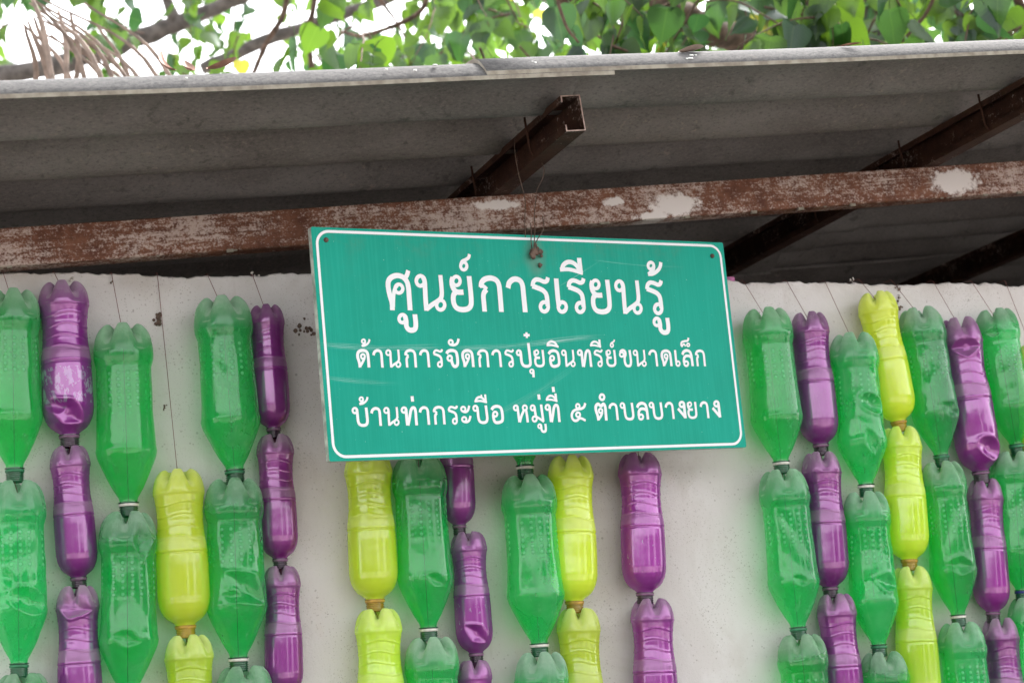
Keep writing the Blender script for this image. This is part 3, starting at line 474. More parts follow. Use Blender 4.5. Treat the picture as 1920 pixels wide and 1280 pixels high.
def streak(c, x1, z1, x2, z2, w, amt, col=(.42, .62, .60)):
    dx, dz = x2-x1, z2-z1; L = math.hypot(dx, dz); ux, uz = dx/L, dz/L
    rx, rz = t.math('SUBTRACT', X[0], x1), t.math('SUBTRACT', X[2], z1)
    al = t.math('ADD', t.math('MULTIPLY', rx, ux), t.math('MULTIPLY', rz, uz))
    ac = t.math('ADD', t.math('MULTIPLY', rx, -uz), t.math('MULTIPLY', rz, ux))
    ac2 = t.math('ADD', ac, t.math('MULTIPLY', t.math('SINE', t.math('MULTIPLY', al, 18)), .0025))
    lines_ = t.noise(t.n('ShaderNodeCombineXYZ', X=t.math('MULTIPLY', al, 7), Y=t.math('MULTIPLY', ac2, 700)).outputs[0], 1.0, 4, .7)
    f = t.math('MULTIPLY', t.ramp(t.math('ABSOLUTE', ac2), w, w*.4), t.math('MULTIPLY', t.ramp(al, -.02, .04), t.ramp(al, L+.02, L-.06)))
    f = t.math('MULTIPLY', f, t.ramp(lines_, .45, .68))
    return t.mix(t.math('MULTIPLY', f, amt), c, col)
c = streak(c, -.40, -.003, -.20, -.007, .006, .8); c = streak(c, -.16, -.008, .12, .010, .0055, .85)
c = streak(c, -.40, -.055, -.28, -.062, .005, .55); c = streak(c, -.10, -.118, .05, -.045, .007, .35)
c = streak(c, .05, .10, .13, .145, .0018, .6); c = streak(c, .13, .145, .30, .138, .0015, .5)
gr = t.math('MULTIPLY', t.ramp(t.noise(o, 16, 5, .7), .50, .70), t.ramp(X[2], .08, .19)); c = t.mix(t.math('MULTIPLY', gr, .28), c, (.10, .17, .11))
d0 = t.math('SQRT', t.math('ADD', t.math('POWER', t.math('SUBTRACT', X[0], .004), 2), t.math('POWER', t.math('MULTIPLY', t.math('SUBTRACT', X[2], .148), .6), 2)))
c = t.mix(t.math('MULTIPLY', t.ramp(t.math('ADD', d0, t.math('MULTIPLY', t.noise(o, 60, 4), .012)), .035, .012), .5), c, (.16, .22, .17))
M_sign = t.done(t.pbr(c, t.math('ADD', .33, t.math('MULTIPLY', cl, .25)), t.bump(st, .06, .0005), .15))
t = NT('sign_white'); o = t.obj(); n = t.noise(o, 90, 5, .7)
c = t.mix(t.math('MULTIPLY', t.ramp(n, .60, .75), .5), (.80, .80, .83), (.55, .60, .58))
nd = t.noise(o, 260, 2); c = t.mix(t.math('MULTIPLY', t.ramp(nd, .75, .79), .7), c, (.18, .12, .10))
M_white = t.done(t.pbr(c, .5, None, .35))
M_signedge = simple('sign_edge', (.42, .46, .42), .6, .35, 60)
def roundrect(w, h, r_, n=6):
    out = []
    for cx, cz, s0 in ((w/2-r_, h/2-r_, 0), (-w/2+r_, h/2-r_, 90), (-w/2+r_, -h/2+r_, 180), (w/2-r_, -h/2+r_, 270)):
        for k in range(n+1): a = rad(s0+90*k/n); out.append((cx+r_*math.cos(a), cz+r_*math.sin(a)))
    return out
out = roundrect(SW, SH, .003, 3); n = len(out)
V = [(x, 0, z) for x, z in out]+[(x, .011, z) for x, z in out]
Fc = [tuple(range(n)), tuple(range(n, 2*n))[::-1]]+[(k, k+n, (k+1) % n+n, (k+1) % n) for k in range(n)]
me = mesh('panel', V, Fc, False); me.materials.append(M_sign); me.materials.append(M_signedge)
for k, p in enumerate(me.polygons):
    if k: p.material_index = 1
link('panel', me, None, sign)
bi, bo_ = roundrect(.7895, .3515, .019, 8), roundrect(.7985, .3605, .0235, 8); n = len(bi)
V = [(x, -.0003, z) for x, z in bi]+[(x, -.0003, z) for x, z in bo_]
link('border_line', mesh('border_line', V, [(k, (k+1) % n, (k+1) % n+n, k+n) for k in range(n)], False), M_white, sign)
def ribbon(P, w, y):
    P = smoothpath([(p[0], p[1]) for p in P], 6) if len(P) > 2 else [np.array(p, float) for p in P]
    V = []; N_ = len(P)
    for i, p in enumerate(P):
        d = P[min(i+1, N_-1)]-P[max(i-1, 0)]; d = d/np.linalg.norm(d); q = np.array([-d[1], d[0]])*w/2
        V += [(p[0]+q[0], y, p[1]+q[1]), (p[0]-q[0], y, p[1]-q[1])]
    return V, [(2*i, 2*i+1, 2*i+3, 2*i+2) for i in range(N_-1)]
LL = GD['L']; w3 = LL[2][1]
for li, (H_, items) in enumerate([LL[0], LL[1], (LL[2][0], w3[:13]), (LL[2][0], w3[13:20]), (LL[2][0], w3[20:21]), (LL[2][0], w3[21:])]):
    P = []; k = 0
    for nm, s, b in items:
        for kind, w, pts in GD['G'][nm]:
            y = -.00030-.00004*(k % 9); k += 1
            pp = [(s+p[0]*H_, b+p[1]*H_) for p in pts]
            if kind == 'o':
                c0 = np.mean(pp, axis=0); ins = []; outs = []; cnt = len(pp)
                for i in range(40):                       # resample the loop as an ellipse
                    f = i/40*cnt; a = pp[int(f) % cnt]; b2 = pp[(int(f)+1) % cnt]; fr = f-int(f)
                    q = np.array(a)*(1-fr)+np.array(b2)*fr; d = q-c0; L = np.linalg.norm(d); d = d/L
                    ins.append(c0+d*(L-w*H_/2)); outs.append(c0+d*(L+w*H_/2))
                V = [(q[0], y, q[1]) for q in ins]+[(q[0], y, q[1]) for q in outs]
                P.append((V, [(i, (i+1) % 40, (i+1) % 40+40, i+40) for i in range(40)]))
            else: P.append(ribbon(pp, w*H_, y))
    link('lettering', mesh('lettering', *merge(P), False), M_white, sign)
for (x, z) in ((-.3813, .164), (.3777, .1592)):
    V, Fc = tube([(x, -.0022, z), (x, .001, z)], [.0038, .0042], 10); link('screw', mesh('screw', V, Fc), M_wire, sign)
P = []; r = random.Random(2)
for k in range(14):
    px = (.0015+r.gauss(0, .0055), -.004-r.random()*.006, .1534+r.gauss(0, .007)); rr = r.uniform(.0025, .006)
    Vv = [(px[0]+rr*r.uniform(.7, 1.2)*math.sin(math.pi*i/4)*math.cos(j*.785), px[1]+rr*.7*math.sin(math.pi*i/4)*math.sin(j*.785), px[2]+rr*r.uniform(.8, 1.3)*math.cos(math.pi*i/4)) for i in range(5) for j in range(8)]
    P.append((Vv, [(i*8+j, i*8+(j+1) % 8, (i+1)*8+(j+1) % 8, (i+1)*8+j) for i in range(4) for j in range(8)]))
link('mud_clump', mesh('mud_clump', *merge(P)), M_mud, sign)
P = [(px, f) for px, f in [tube([(.0105, -.001, .136), (.011, -.004, .133), (.0105, -.001, .1295)], [.002, .0042, .002], 8)]]
link('mud_clump', mesh('mud_dab', *merge(P)), M_mud, sign)
for q, (pts, lb) in enumerate((([(972, 250, -.20), (965, 262, -.235), (966, 290, -.235), (972, 325, -.235), (980, 355, -.23), (985, 380, -.225), (984, 410, -.222), (985, 445, -.216)], 'thin rusty wire bowing down left of the sign clump from the purlin'),
                 ([(1014, 300, -.22), (1020, 318, -.232), (1017, 335, -.232), (1007, 355, -.232), (1005, 375, -.228), (1002, 400, -.222), (1003, 430, -.216), (1000, 478, -.212)], 'kinked rusty wire joining the purlin to the mud clump on the sign'),
                 ([(1017, 405, -.225), (1019, 428, -.220), (1008, 448, -.216), (1003, 460, -.214), (1004, 476, -.212)], 'short curled wire end right of the clump on the sign'),
                 ([(995, 418, -.223), (996, 440, -.219), (996, 455, -.215), (1001, 482, -.212)], 'short straight wire end above the clump on the sign'))):
    V, Fc = tube(smoothpath([at(*p) for p in pts], 4), .00085, 6); tag(link('tie_wire', mesh('tie_wire', V, Fc), M_wire), lb, 'wire', 'wires holding the sign')
# ------------------------------------------------------------------ bottles
PG = [(.13, 1.0), (.16, 1.005), (.185, .995), (.205, .96), (.222, .93), (.235, .921), (.30, .925), (.45, .94), (.57, .97), (.635, .995), (.65, 1.012), (.665, 1.014), (.68, 1.005), (.70, .97), (.75, .835), (.80, .685), (.85, .52), (.88, .405), (.90, .325), (.915, .295), (.925, .292)]
PP = [(.125, 1.0), (.148, .995), (.155, .97), (.163, .955), (.20, .915), (.25, .885), (.31, .875), (.37, .895), (.42, .935), (.455, .965), (.478, .975), (.486, .99), (.494, .985), (.50, .965), (.512, .985), (.56, .995), (.70, 1.0), (.765, 1.0), (.772, .988), (.80, .965), (.83, .905), (.86, .80), (.88, .69), (.895, .56), (.905, .45), (.913, .385), (.925, .365)]
FOOT = [(0, .070), (.18, .050), (.34, .016), (.46, .002), (.54, .0), (.66, .009), (.78, .028), (.88, .053), (.95, .082), (1.0, .13)]
VALL = [(0, .070), (.18, .068), (.34, .068), (.5, .070), (.62, .077), (.74, .088), (.85, .100), (.93, .114), (.98, .126), (1.0, .14)]
def interp(tab, x): return np.interp(x, [p[0] for p in tab], [p[1] for p in tab])
def bottle_mesh(kind, L, R, rs, dents, crumple, phi, tw=0.0):
    NS = 76; rng_ = np.random.RandomState(rs)
    tab = PG if kind == 'G' else PP; t0 = tab[0][0]
    cap_s = np.concatenate([[.02], np.linspace(.12, .5, 5), np.linspace(.58, .98, 9)])
    tv = np.concatenate([np.linspace(t0, .172, 9), np.linspace(.175, .52, 88), np.linspace(.526, .925, 44)]) if kind != 'G' else np.linspace(t0, .925, 100)
    th = np.linspace(0, 2*math.pi, NS+1)[:-1]
    lob = np.abs(np.cos(2.5*(th-phi)))
    w = np.clip((lob-.16)/.74, 0, 1); w = w*w*(3-2*w)
    rows = []
    for s in cap_s:
        tt = interp(FOOT, s)*w + interp(VALL, s)*(1-w)
        rr = s**.9*np.ones(NS)*(1-.03*(1-w)*math.exp(-((s-.95)/.1)**2))
        rows.append((rr, tt, interp(FOOT, s)))
    for i, tt in enumerate(tv):
        k = max(0, 1-(tt-t0)/.035); base = interp(tab, tt)
        rr = base*np.ones(NS)*(1-.05*(1-w)*k*k)
        if kind != 'G':                                # wavy embossed ribs
            for q, tc in enumerate((.212, .280, .346, .412)):
                tcw = tc + .0110*np.sin(3*th+phi*2+q*.5)
                d = (tt-tcw)/.0055; rr = rr*(1+.0125*np.exp(-d*d) - .007*np.exp(-((tt-tcw-.010)/.007)**2))
            if .435 < tt < .478: rr *= 1.004
        else:
            rr *= 1-.010*math.exp(-((tt-.228)/.006)**2)
            rr *= 1+.010*math.exp(-((tt-.662)/.006)**2)
        rows.append((rr, tt+np.zeros(NS)+ (.010*(1-w)*k*k), tt))
    rr = np.array([r_[0] for r_ in rows]); tt = np.array([r_[1] for r_ in rows])
    TH = np.tile(th, (len(rows), 1))
    # dents: (theta, t, size in R, depth in R, sharp)
    disp = np.zeros_like(rr)
    for (a, tc, sz, dp, sh) in dents:
        da = np.angle(np.exp(1j*(TH-a))); dx = da*1.0; dz = (tt-tc)*L/R
        rot = sh*1.3; ux = dx*math.cos(rot)+dz*math.sin(rot); uz = -dx*math.sin(rot)+dz*math.cos(rot)
        d = np.sqrt((ux/sz)**2+(uz/(sz*.62))**2); dd_ = np.abs(ux/sz)+np.abs(uz/(sz*.62)); d = d if sh == .3 else .3*d+.62*dd_; f = np.clip(1-d, 0, 1)
        disp -= dp*np.minimum(1, f*1.5)**(.9)*(1+.35*np.abs(ux)/sz)
        disp += dp*.16*np.exp(-((d-1.08)/.12)**2)
    if crumple:
        X_, Y_ = np.cos(TH), np.sin(TH); Z_ = tt*L/R; acc = 0
        for k in range(5):
            v = rng_.normal(size=3)*np.array([2.2, 2.2, 1.5]); p0 = rng_.uniform(0, 6)
            acc = acc + np.abs(np.sin(v[0]*X_+v[1]*Y_+v[2]*Z_+p0))
        band = np.clip((tt-.22)/.06, 0, 1)*np.clip((.86-tt)/.08, 0, 1)
        disp += crumple*(acc/5-.72)*band
    ov = rng_.normal()*.012*np.clip(tt*3, 0, 1)*np.clip((.9-tt)*4, 0, 1)
    rr = rr*(1+ov*np.cos(2*TH+rng_.uniform(0, 6))) + disp
    rr = np.clip(rr, .02, 2)
    bx, by = rng_.normal(size=2)*.02; bend = np.sin(np.pi*np.clip(tt, 0, .925)/.925)
    X_ = R*(rr*np.cos(TH)+bx*bend); Y_ = R*(rr*np.sin(TH)+by*bend); Z_ = -tt*L
    V = np.stack([X_, Y_, Z_], -1).reshape(-1, 3); V = np.vstack([V, [[0, 0, -.060*L]]])
    nr_ = len(rows); Fc = []; uv = []
    tvn = tt
    for i in range(nr_-1):
        for j in range(NS):
            j2 = (j+1) % NS; Fc.append((i*NS+j, (i+1)*NS+j, (i+1)*NS+j2, i*NS+j2))
            u0, u1 = j/NS, (j+1)/NS
            va, vb = (tvn[i, j], tvn[i+1, j])
            uv += [(u0, va), (u0, vb), (u1, vb), (u1, va)]
    ci = len(V)-1
    for j in range(NS):
        Fc.append((ci, j, (j+1) % NS)); uv += [(j/NS, .05), (j/NS, .05), ((j+1)/NS, .05)]
    return mesh('body', V, Fc, True, uv)
def lathe(tab, NS=32, hel=None):
    V = []; Fc = []; uv = []
    for z, r_ in tab:
        for j in range(NS):
            a = 2*math.pi*j/NS; q = r_
            if hel: q *= 1+hel[0]*max(0, math.sin(2*math.pi*(z/hel[1])+a))**1.5
            V.append((q*math.cos(a), q*math.sin(a), z))
    for i in range(len(tab)-1):
        for j in range(NS):
            Fc.append((i*NS+j, (i+1)*NS+j, (i+1)*NS+(j+1) % NS, i*NS+(j+1) % NS)); uv += [(j/NS, .95)]*4
    return V, Fc, uv
MAT = {'G': (M_G, M_GN, M_GR), 'P': (M_P, M_PN, M_PR), 'Y': (M_Y, M_YN, M_YR)}
NAME = {'G': 'green_bottle', 'P': 'purple_bottle', 'Y': 'yellow_bottle'}
ax0 = rad(-107)     # azimuth of the side that faces the camera
def bottle(kind, T, N, wpx, label, rs, ring=None, dents=(), crumple=0.0, dust=.8, flake=0.0, hue=0.0, phi=None, yoff=0.0, group=None):
    s = mpp(at(T[0], T[1], -.04)); R = wpx*s/2*.985; ya = -R-.006+yoff
    pT, pN = at(T[0], T[1], ya), at(N[0], N[1], ya)
    pT = pT + np.array([0, .0, 0]); L = np.linalg.norm(pN-pT); ax = (pN-pT)/L
    e = empty(NAME[kind], pT, label, 'bottle', group)
    q = Vector((-ax).tolist()).to_track_quat('Z', 'Y'); 
    # keep the spin fixed about the axis
    z = Vector((-ax).tolist()); x = Vector((1, 0, 0)); x = (x-z*x.dot(z)).normalized(); y = z.cross(x)
    M3 = Matrix((x, y, z)).transposed().to_4x4(); M3.translation = Vector(pT.tolist()); e.matrix_world = M3
    r = random.Random(rs)
    if kind == 'G' and not crumple: crumple = .035
    if phi is None: phi = r.uniform(0, 2*math.pi)
    else: phi = ax0 + phi
    D = [(ax0+a, tc, sz, dp, sh) for a, tc, sz, dp, sh in dents]
    b = link('body', bottle_mesh(kind, L, R, rs, D, crumple, phi), MAT[kind][0], e)
    b['dust'] = float(dust); b['flake'] = float(flake); b['hue'] = float(hue)+r.uniform(-.008, .008)
    nr = .292 if kind == 'G' else .345; z0 = -.923*L
    zs = np.linspace(.923, .995, 26)
    V, Fc, uv = lathe([(-zz*L, R*nr*(1 if k < 24 else .96)) for k, zz in enumerate(zs)], 28, (.13, .0032 if kind == 'G' else .0030))
    nk = link('neck', mesh('neck', V, Fc, True, uv), MAT[kind][1], e); nk['dust'] = .5; nk['flake'] = 0.0; nk['hue'] = 0.0
    ro = R*nr; zc = -(.938 if kind == 'G' else .935)*L; h = .0022
    V, Fc, uv = lathe([(-.922*L, ro*1.0), (-.9225*L, ro*1.20), (-.9265*L, ro*1.20), (-.927*L, ro*1.0)], 28)
    fl = link('neck_flange', mesh('neck_flange', V, Fc, False, uv), MAT[kind][1], e); fl['dust'] = .4; fl['flake'] = 0.0; fl['hue'] = 0.0
    mr = {'w': M_ringw, 'b': M_blue}.get(ring, MAT[kind][2])
    V, Fc, uv = lathe([(zc+h, ro*1.09), (zc+h*.8, ro*1.17), (zc-h*.8, ro*1.15), (zc-h, ro*1.09)], 28)
    link('neck_ring', mesh('neck_ring', V, Fc, True), mr, e)
    return pT, pN
ORD = ['topmost', 'second', 'third', 'fourth']
# strand: kind, strand phrase, string start px, list of (T, N, width, options)
ST = [
 ('G', 'green strand at the left edge', (5, 508), [((22, 545), (28, 906), 105, dict(phi=.3, dust=.8)), ((32, 902), (36, 1272), 106, dict(dents=[(.6, .62, .7, .22, .3), (-.2, .5, .35, .10, 1)], crumple=.10, phi=.9)), ((42, 1262), (48, 1632), 106, {})]),
 ('P', 'purple strand nearest the left edge', (101, 510), [((118, 530), (131, 840), 96, dict(flake=1.0, dents=[(.15, .80, .75, .24, .4), (-.35, .76, .5, .12, 0)], dust=.85, phi=.1)), ((129, 836), (149, 1103), 77, dict(phi=.7)), ((144, 1098), (154, 1396), 83, dict(dents=[(-.1, .13, .9, .20, .2)], dust=1.0, crumple=.05, phi=.6))]),
 ('G', 'green strand between the left purple and yellow strands', (209, 512), [((230, 610), (242, 970), 111, dict(ring='w', phi=.15)), ((238, 960), (240, 1325), 110, dict(dents=[(.7, .16, .6, .22, 1.2), (.1, .66, .45, .10, .2)], crumple=.06, phi=.65))]),
 ('Y', 'yellow strand left of the sign', (295, 513), [((333, 881), (349, 1197), 98, dict(dust=.7, phi=.1)), ((352, 1190), (364, 1500), 94, dict(phi=.5, hue=.02, dust=1.0))]),
 ('G', 'green strand right of the left yellow one', (389, 515), [((415, 559), (442, 908), 110, dict(phi=.1, crumple=.07, dust=1.0)), ((437, 898), (448, 1260), 111, dict(ring='w', dents=[(.45, .58, .8, .22, .5), (.0, .62, .35, .12, .1)], crumple=.08, phi=.2)), ((458, 1248), (470, 1610), 110, {})]),
 ('P', 'slim purple strand just left of the sign', (474, 517), [((498, 573), (514, 822), 68, dict(phi=.1, dust=.6, hue=.015)), ((515, 815), (526, 1067), 72, dict(phi=.7, dust=.8, hue=.01)), ((527, 1061), (534, 1325), 73, dict(phi=.65))]),
 ('Y', "yellow strand under the sign's left corner", None, [((688, 846), (704, 1147), 92, dict(phi=.55)), ((708, 1141), (722, 1442), 91, dict(phi=.6, hue=.01))]),
 ('G', "green strand under the sign's left half", None, [((784, 855), (805, 1203), 105, dict(ring='w', phi=.7, dents=[(.4, .68, .35, .14, .4)], dust=.7)), ((808, 1194), (822, 1545), 103, dict(phi=.15, crumple=.06, dust=1.0))]),
 ('P', 'thin purple strand under the sign', None, [((852, 755), (862, 1004), 66, dict(phi=.1)), ((877, 997), (894, 1243), 71, dict(phi=.6, flake=.55, dents=[(.1, .78, .7, .2, .5)])), ((889, 1237), (900, 1480), 68, dict(phi=.65))]),
 ('G', "green strand under the sign's middle", None, [((965, 555), (986, 899), 100, dict(ring='w')), ((988, 891), (1013, 1232), 106, dict(ring='w', phi=.1, dust=.8)), ((1013, 1222), (1028, 1570), 104, dict(phi=.2, dust=1.0))]),
 ('Y', "yellow strand under the sign's middle", None, [((1068, 855), (1078, 1150), 88, dict(phi=.1, hue=-.004)), ((1083, 1140), (1096, 1440), 84, dict(phi=.6, hue=.01))]),
 ('P', "lone purple strand under the sign's right half", None, [((1198, 850), (1210, 1133), 84, dict(phi=.65, flake=.45, dust=.6)), ((1222, 1122), (1236, 1405), 84, dict(phi=.7, flake=.25))]),
 ('G', 'green strand nearest the sign on its right', (1394, 527), [((1434, 580), (1467, 889), 96, dict(ring='w', phi=.05, dust=.85)), ((1466, 881), (1499, 1200), 96, dict(phi=.6, dents=[(.1, .66, .3, .12, .3)])), ((1500, 1189), (1532, 1508), 97, dict(phi=.2))]),
 ('P', 'first purple strand right of the sign', (1475, 527), [((1515, 587), (1541, 854), 75, dict(phi=.1, flake=.16)), ((1538, 848), (1558, 1122), 76, dict(phi=.65)), ((1565, 1113), (1592, 1392), 77, dict(phi=.2))]),
 ('G', 'second green strand right of the sign', (1547, 528), [((1598, 626), (1626, 932), 92, dict(ring='w', crumple=.17, dents=[(.4, .45, .6, .2, .3), (.2, .68, .5, .18, 1)], phi=.8, dust=.95)), ((1620, 922), (1650, 1232), 91, dict(crumple=.09, phi=.1, dents=[(.5, .56, .6, .14, .2)])), ((1655, 1221), (1686, 1532), 92, dict(phi=.7))]),
 ('Y', 'yellow strand right of the sign', (1612, 525), [((1640, 549), (1688, 810), 77, dict(phi=.2, flake=.17, hue=-.012)), ((1688, 801), (1706, 1070), 79, dict(phi=.65)), ((1707, 1062), (1731, 1350), 79, dict(phi=.6, flake=.12, hue=.012))]),
 ('G', 'third green strand right of the sign', (1673, 527), [((1722, 578), (1768, 876), 88, dict(phi=.5, crumple=.07, dents=[(.5, .66, .5, .14, .4)], dust=1.1)), ((1763, 866), (1799, 1176), 88, dict(ring='w', phi=.15, crumple=.08, dents=[(.1, .64, .6, .16, .1)])), ((1800, 1166), (1832, 1478), 90, dict(phi=.6))]),
 ('P', 'purple strand near the right edge', (1750, 528), [((1796, 597), (1842, 908), 82, dict(phi=.6, dents=[(-.1, .19, .7, .16, 0), (.5, .80, .75, .28, .3)], crumple=.07)), ((1846, 898), (1863, 1168), 69, dict(phi=.6, hue=.01)), ((1873, 1158), (1906, 1435), 71, dict(phi=.6))]),
 ('G', 'green strand at the right edge', (1822, 528), [((1863, 581), (1909, 854), 84, dict(phi=.1, dents=[(-.5, .17, .35, .16, 0)])), ((1898, 848), (1918, 1128), 84, dict(ring='b', phi=.4, crumple=.09)), ((1930, 1120), (1945, 1420), 84, dict(phi=.4))]),
 ('Y', 'yellow strand cut by the right edge', (1885, 528), [((1936, 648), (1958, 915), 76, {}), ((1962, 905), (1980, 1180), 76, {})]),
]
TAILS = {(0, 1): 'crumpled green bottle', (1, 0): 'purple bottle with peeling printed label', (2, 0): 'green bottle with white ring', (4, 1): 'creased green bottle with white ring',
         (14, 0): 'badly crumpled green bottle', (17, 0): 'dented purple bottle', (18, 1): 'green bottle with blue ring', (8, 1): 'dented purple bottle', (1, 2): 'dusty squashed purple bottle'}
WORD = {'G': 'green bottle', 'P': 'purple bottle', 'Y': 'yellow bottle'}
GRP = {'G': 'green bottles strung on the wall', 'P': 'purple bottles strung on the wall', 'Y': 'yellow bottles strung on the wall'}
for si, (kind, phr, sp, bs) in enumerate(ST):
    axis = []
    for bi_, (T_, N_, w_, op) in enumerate(bs):
        lab = '%s, %s in %s' % (TAILS.get((si, bi_), WORD[kind]), ORD[bi_], phr)
        pT, pN = bottle(kind, T_, N_, w_, lab, si*10+bi_+1, yoff=0.0, group=GRP[kind], **op)
        axis += [pT+(pN-pT)*.05, pN]
    P = []
    if sp: 
        p0 = at(sp[0], sp[1], -.001); P += [p0+np.array([0, .05, .0035]), p0+np.array([0, .006, .0035]), p0]
    else:
        p0 = axis[0]+np.array([-.0, .03, 2.347-axis[0][2]]); P += [p0+np.array([0, .05, .002]), p0]
    P += axis
    V, Fc = tube(P, .00055, 5)
    tag(link('twine', mesh('twine', V, Fc), M_string), 'dark twine threading the %s' % phr, 'string', 'twine strings holding the bottles')
# purple cap on the wall top beside the sign
V, Fc, _ = lathe([(0, .0), (0, .012), (.010, .012), (.012, .010), (.012, 0)], 20)
o = link('bottle_cap', mesh('bottle_cap', V, Fc, False), M_pink); p = at(1366, 524, .03); o.location = (p[0]+.0, .03, WT+.001)
tag(o, 'small pink bottle cap on the wall top beside the sign', 'bottle cap')
# ------------------------------------------------------------------ debris on the roof edge
def on_edge(u, dy=0.0):
    d = ray(u, 140); y = YE-.03+dy; t_ = (y-CAM[1])/d[1]; x = CAM[0]+d[0]*t_; return x
def rooftop(x, y): return zr(x) + (PH + prof(y+.03) + TH)/math.cos(ang)
def curl(x, y, L, w, hd, col, lab, up=.6, r=random.Random(9)):
    V = []; Fc = []; n = 9; hx, hy = math.cos(hd), math.sin(hd); z0 = rooftop(x, y)+.0035
    for i in range(n+1):
        s = i/n; wd = w*math.sin(math.pi*min(1, s*.92+.06))**.8; a = s*up*2.0
        cx, cy, cz = x+hx*L*s*math.cos(a*.5), y+hy*L*s, z0+L*s*math.sin(a*.5)*.9
        for k in (-1, -.4, .4, 1): V.append((cx-hy*wd*k, cy+hx*wd*k*.8, cz+abs(k)**2*wd*.7))
    Fc = [(i*4+k, i*4+k+1, (i+1)*4+k+1, (i+1)*4+k) for i in range(n) for k in range(3)]
    me = mesh('dry_leaf', V, Fc); o = link('dry_leaf', me, col); tag(o, lab, 'dry leaf', 'dry leaves lying on the roof edge')
curl(on_edge(342), YE+.02, .05, .008, 2.3, M_dryleaf, 'curled brown leaf with raised pointed tip on the roof edge', 1.2)
curl(on_edge(378), YE+.03, .035, .010, 1.9, M_dryleaf, 'small curled brown scrap on the roof edge', 1.0)
curl(on_edge(402), YE+.02, .055, .014, .25, M_dryleaf, 'reddish dry leaf lying flat on the roof edge', .5)
curl(on_edge(1292), YE-.002, .05, .012, .1, M_drypalm, 'pale crumpled leaf scrap on the roof edge above the purlin', .3)
curl(on_edge(1600), YE-.002, .035, .004, -.3, M_dryleaf, 'thin brown sliver stuck on the right roof edge', .1)
V, Fc = tube(smoothpath([(on_edge(352), YE+.0, rooftop(on_edge(352), YE-.03)+.02), (on_edge(356), YE, 2.56), (on_edge(360), YE, 2.60)], 4), [.0007]*9, 5)
for (u, v) in ((352, 155), (470, 147), (456, 152), (780, 131), (727, 151), (1010, 118), (1300, 97)):
    pass
# bird droppings on the outer edge
P = []; r = random.Random(4)
for u in (352, 730, 782, 825, 1008, 1012, 1296, 1303, 1310, 1318):
    x = on_edge(u); y = YE-.03+.012+r.uniform(-.004, .01); z = rooftop(x, y); s = r.uniform(.002, .005)
    P.append(tube([(x, y-.0005, z-.001), (x, y-.001, z+.0012)], [s, s*.7], 7))
tag(link('bird_dropping', mesh('bird_dropping', *merge(P)), M_bird), 'white bird droppings spotted along the roof edge', 'dropping', None, 'stuff')
# dead palm fronds lying over the roof at the left
fr = empty('dead_palm_frond', (.3, .3, 2.65), 'dead brown palm frond drooping onto the roof at the far left', 'palm frond')
def local(o, P): l = np.array(o.location); return [np.array(p)-l for p in P]
r = random.Random(12)
for k in range(20):
    b0 = np.array([.60+r.uniform(-.14, .05), 1.5+r.uniform(-.1, .2), 3.42+r.uniform(-.05, .05)]); e_ = b0+np.array([r.uniform(-.10, .40), r.uniform(-.15, .1), -.50])
    mid_ = (b0+e_)/2+np.array([r.uniform(.0, .06), 0, .10]); Q = smoothpath([b0, mid_, e_], 6); V = []; Fc = []
    for i, p in enumerate(Q):
        w = .0062*math.sin(math.pi*(.12+.86*i/(len(Q)-1)))+.001; V += [p+np.array([-w, .002, 0]), p+np.array([0, -.003, .002]), p+np.array([w, .002, 0])]
    for i in range(len(Q)-1): Fc += [(3*i, 3*i+1, 3*i+4, 3*i+3), (3*i+1, 3*i+2, 3*i+5, 3*i+4)]
    link('leaflet', mesh('leaflet', local(fr, V), Fc), M_drypalm, fr)
# ------------------------------------------------------------------ trees
def leaf_mesh(seed, L=1.0):
    r = random.Random(seed); n = 8; V = []; Fc = []; uv = []
    prof_ = [(0, .0), (-.04, .22), (.06, .40), (.20, .44), (.38, .40), (.55, .29), (.70, .17), (.82, .06), (.92, .022), (1.0, .0)]
    bend = r.uniform(.05, .35); fold = r.uniform(.10, .45); tw = r.uniform(-.3, .3)
    for i, (y, w) in enumerate(prof_):
        for s in (-1, 0, 1):
            yy = y if s else max(y, 0)
            z = -bend*yy*yy + (fold*w if s else 0) + s*tw*w*yy + .02*r.uniform(-1, 1)
            V.append((s*w, z, -yy))
    for i in range(len(prof_)-1):
        for k in (0, 1):
            f = (3*i+k, 3*i+k+1, 3*i+4+k, 3*i+3+k); Fc.append(f); uv += [(V[q][0]+.5, -V[q][2]) for q in f]
    P_ = tube([(0, 0, .0), (.02, .02, .16), (.0, .06, .34)], .010, 4); off = len(V); V += list(P_[0]); 
    for f in P_[1]: Fc.append(tuple(i+off for i in f)); uv += [(.5, .5)]*len(f)
    return mesh('leaf', [tuple(np.array(v)*L) for v in V], Fc, True, uv)
LM = [leaf_mesh(k) for k in range(7)]
for l in LM: l.materials.append(M_leaf)
def pol(az, el, d):                      # azimuth and elevation in degrees from the place where the photographer stands
    a, e = rad(az), rad(el); return CAM + d*np.array([math.sin(a)*math.cos(e), math.cos(a)*math.cos(e), math.sin(e)])
def pix(u, v, d): q = ray(u, v); return CAM + q/np.linalg.norm(q)*d
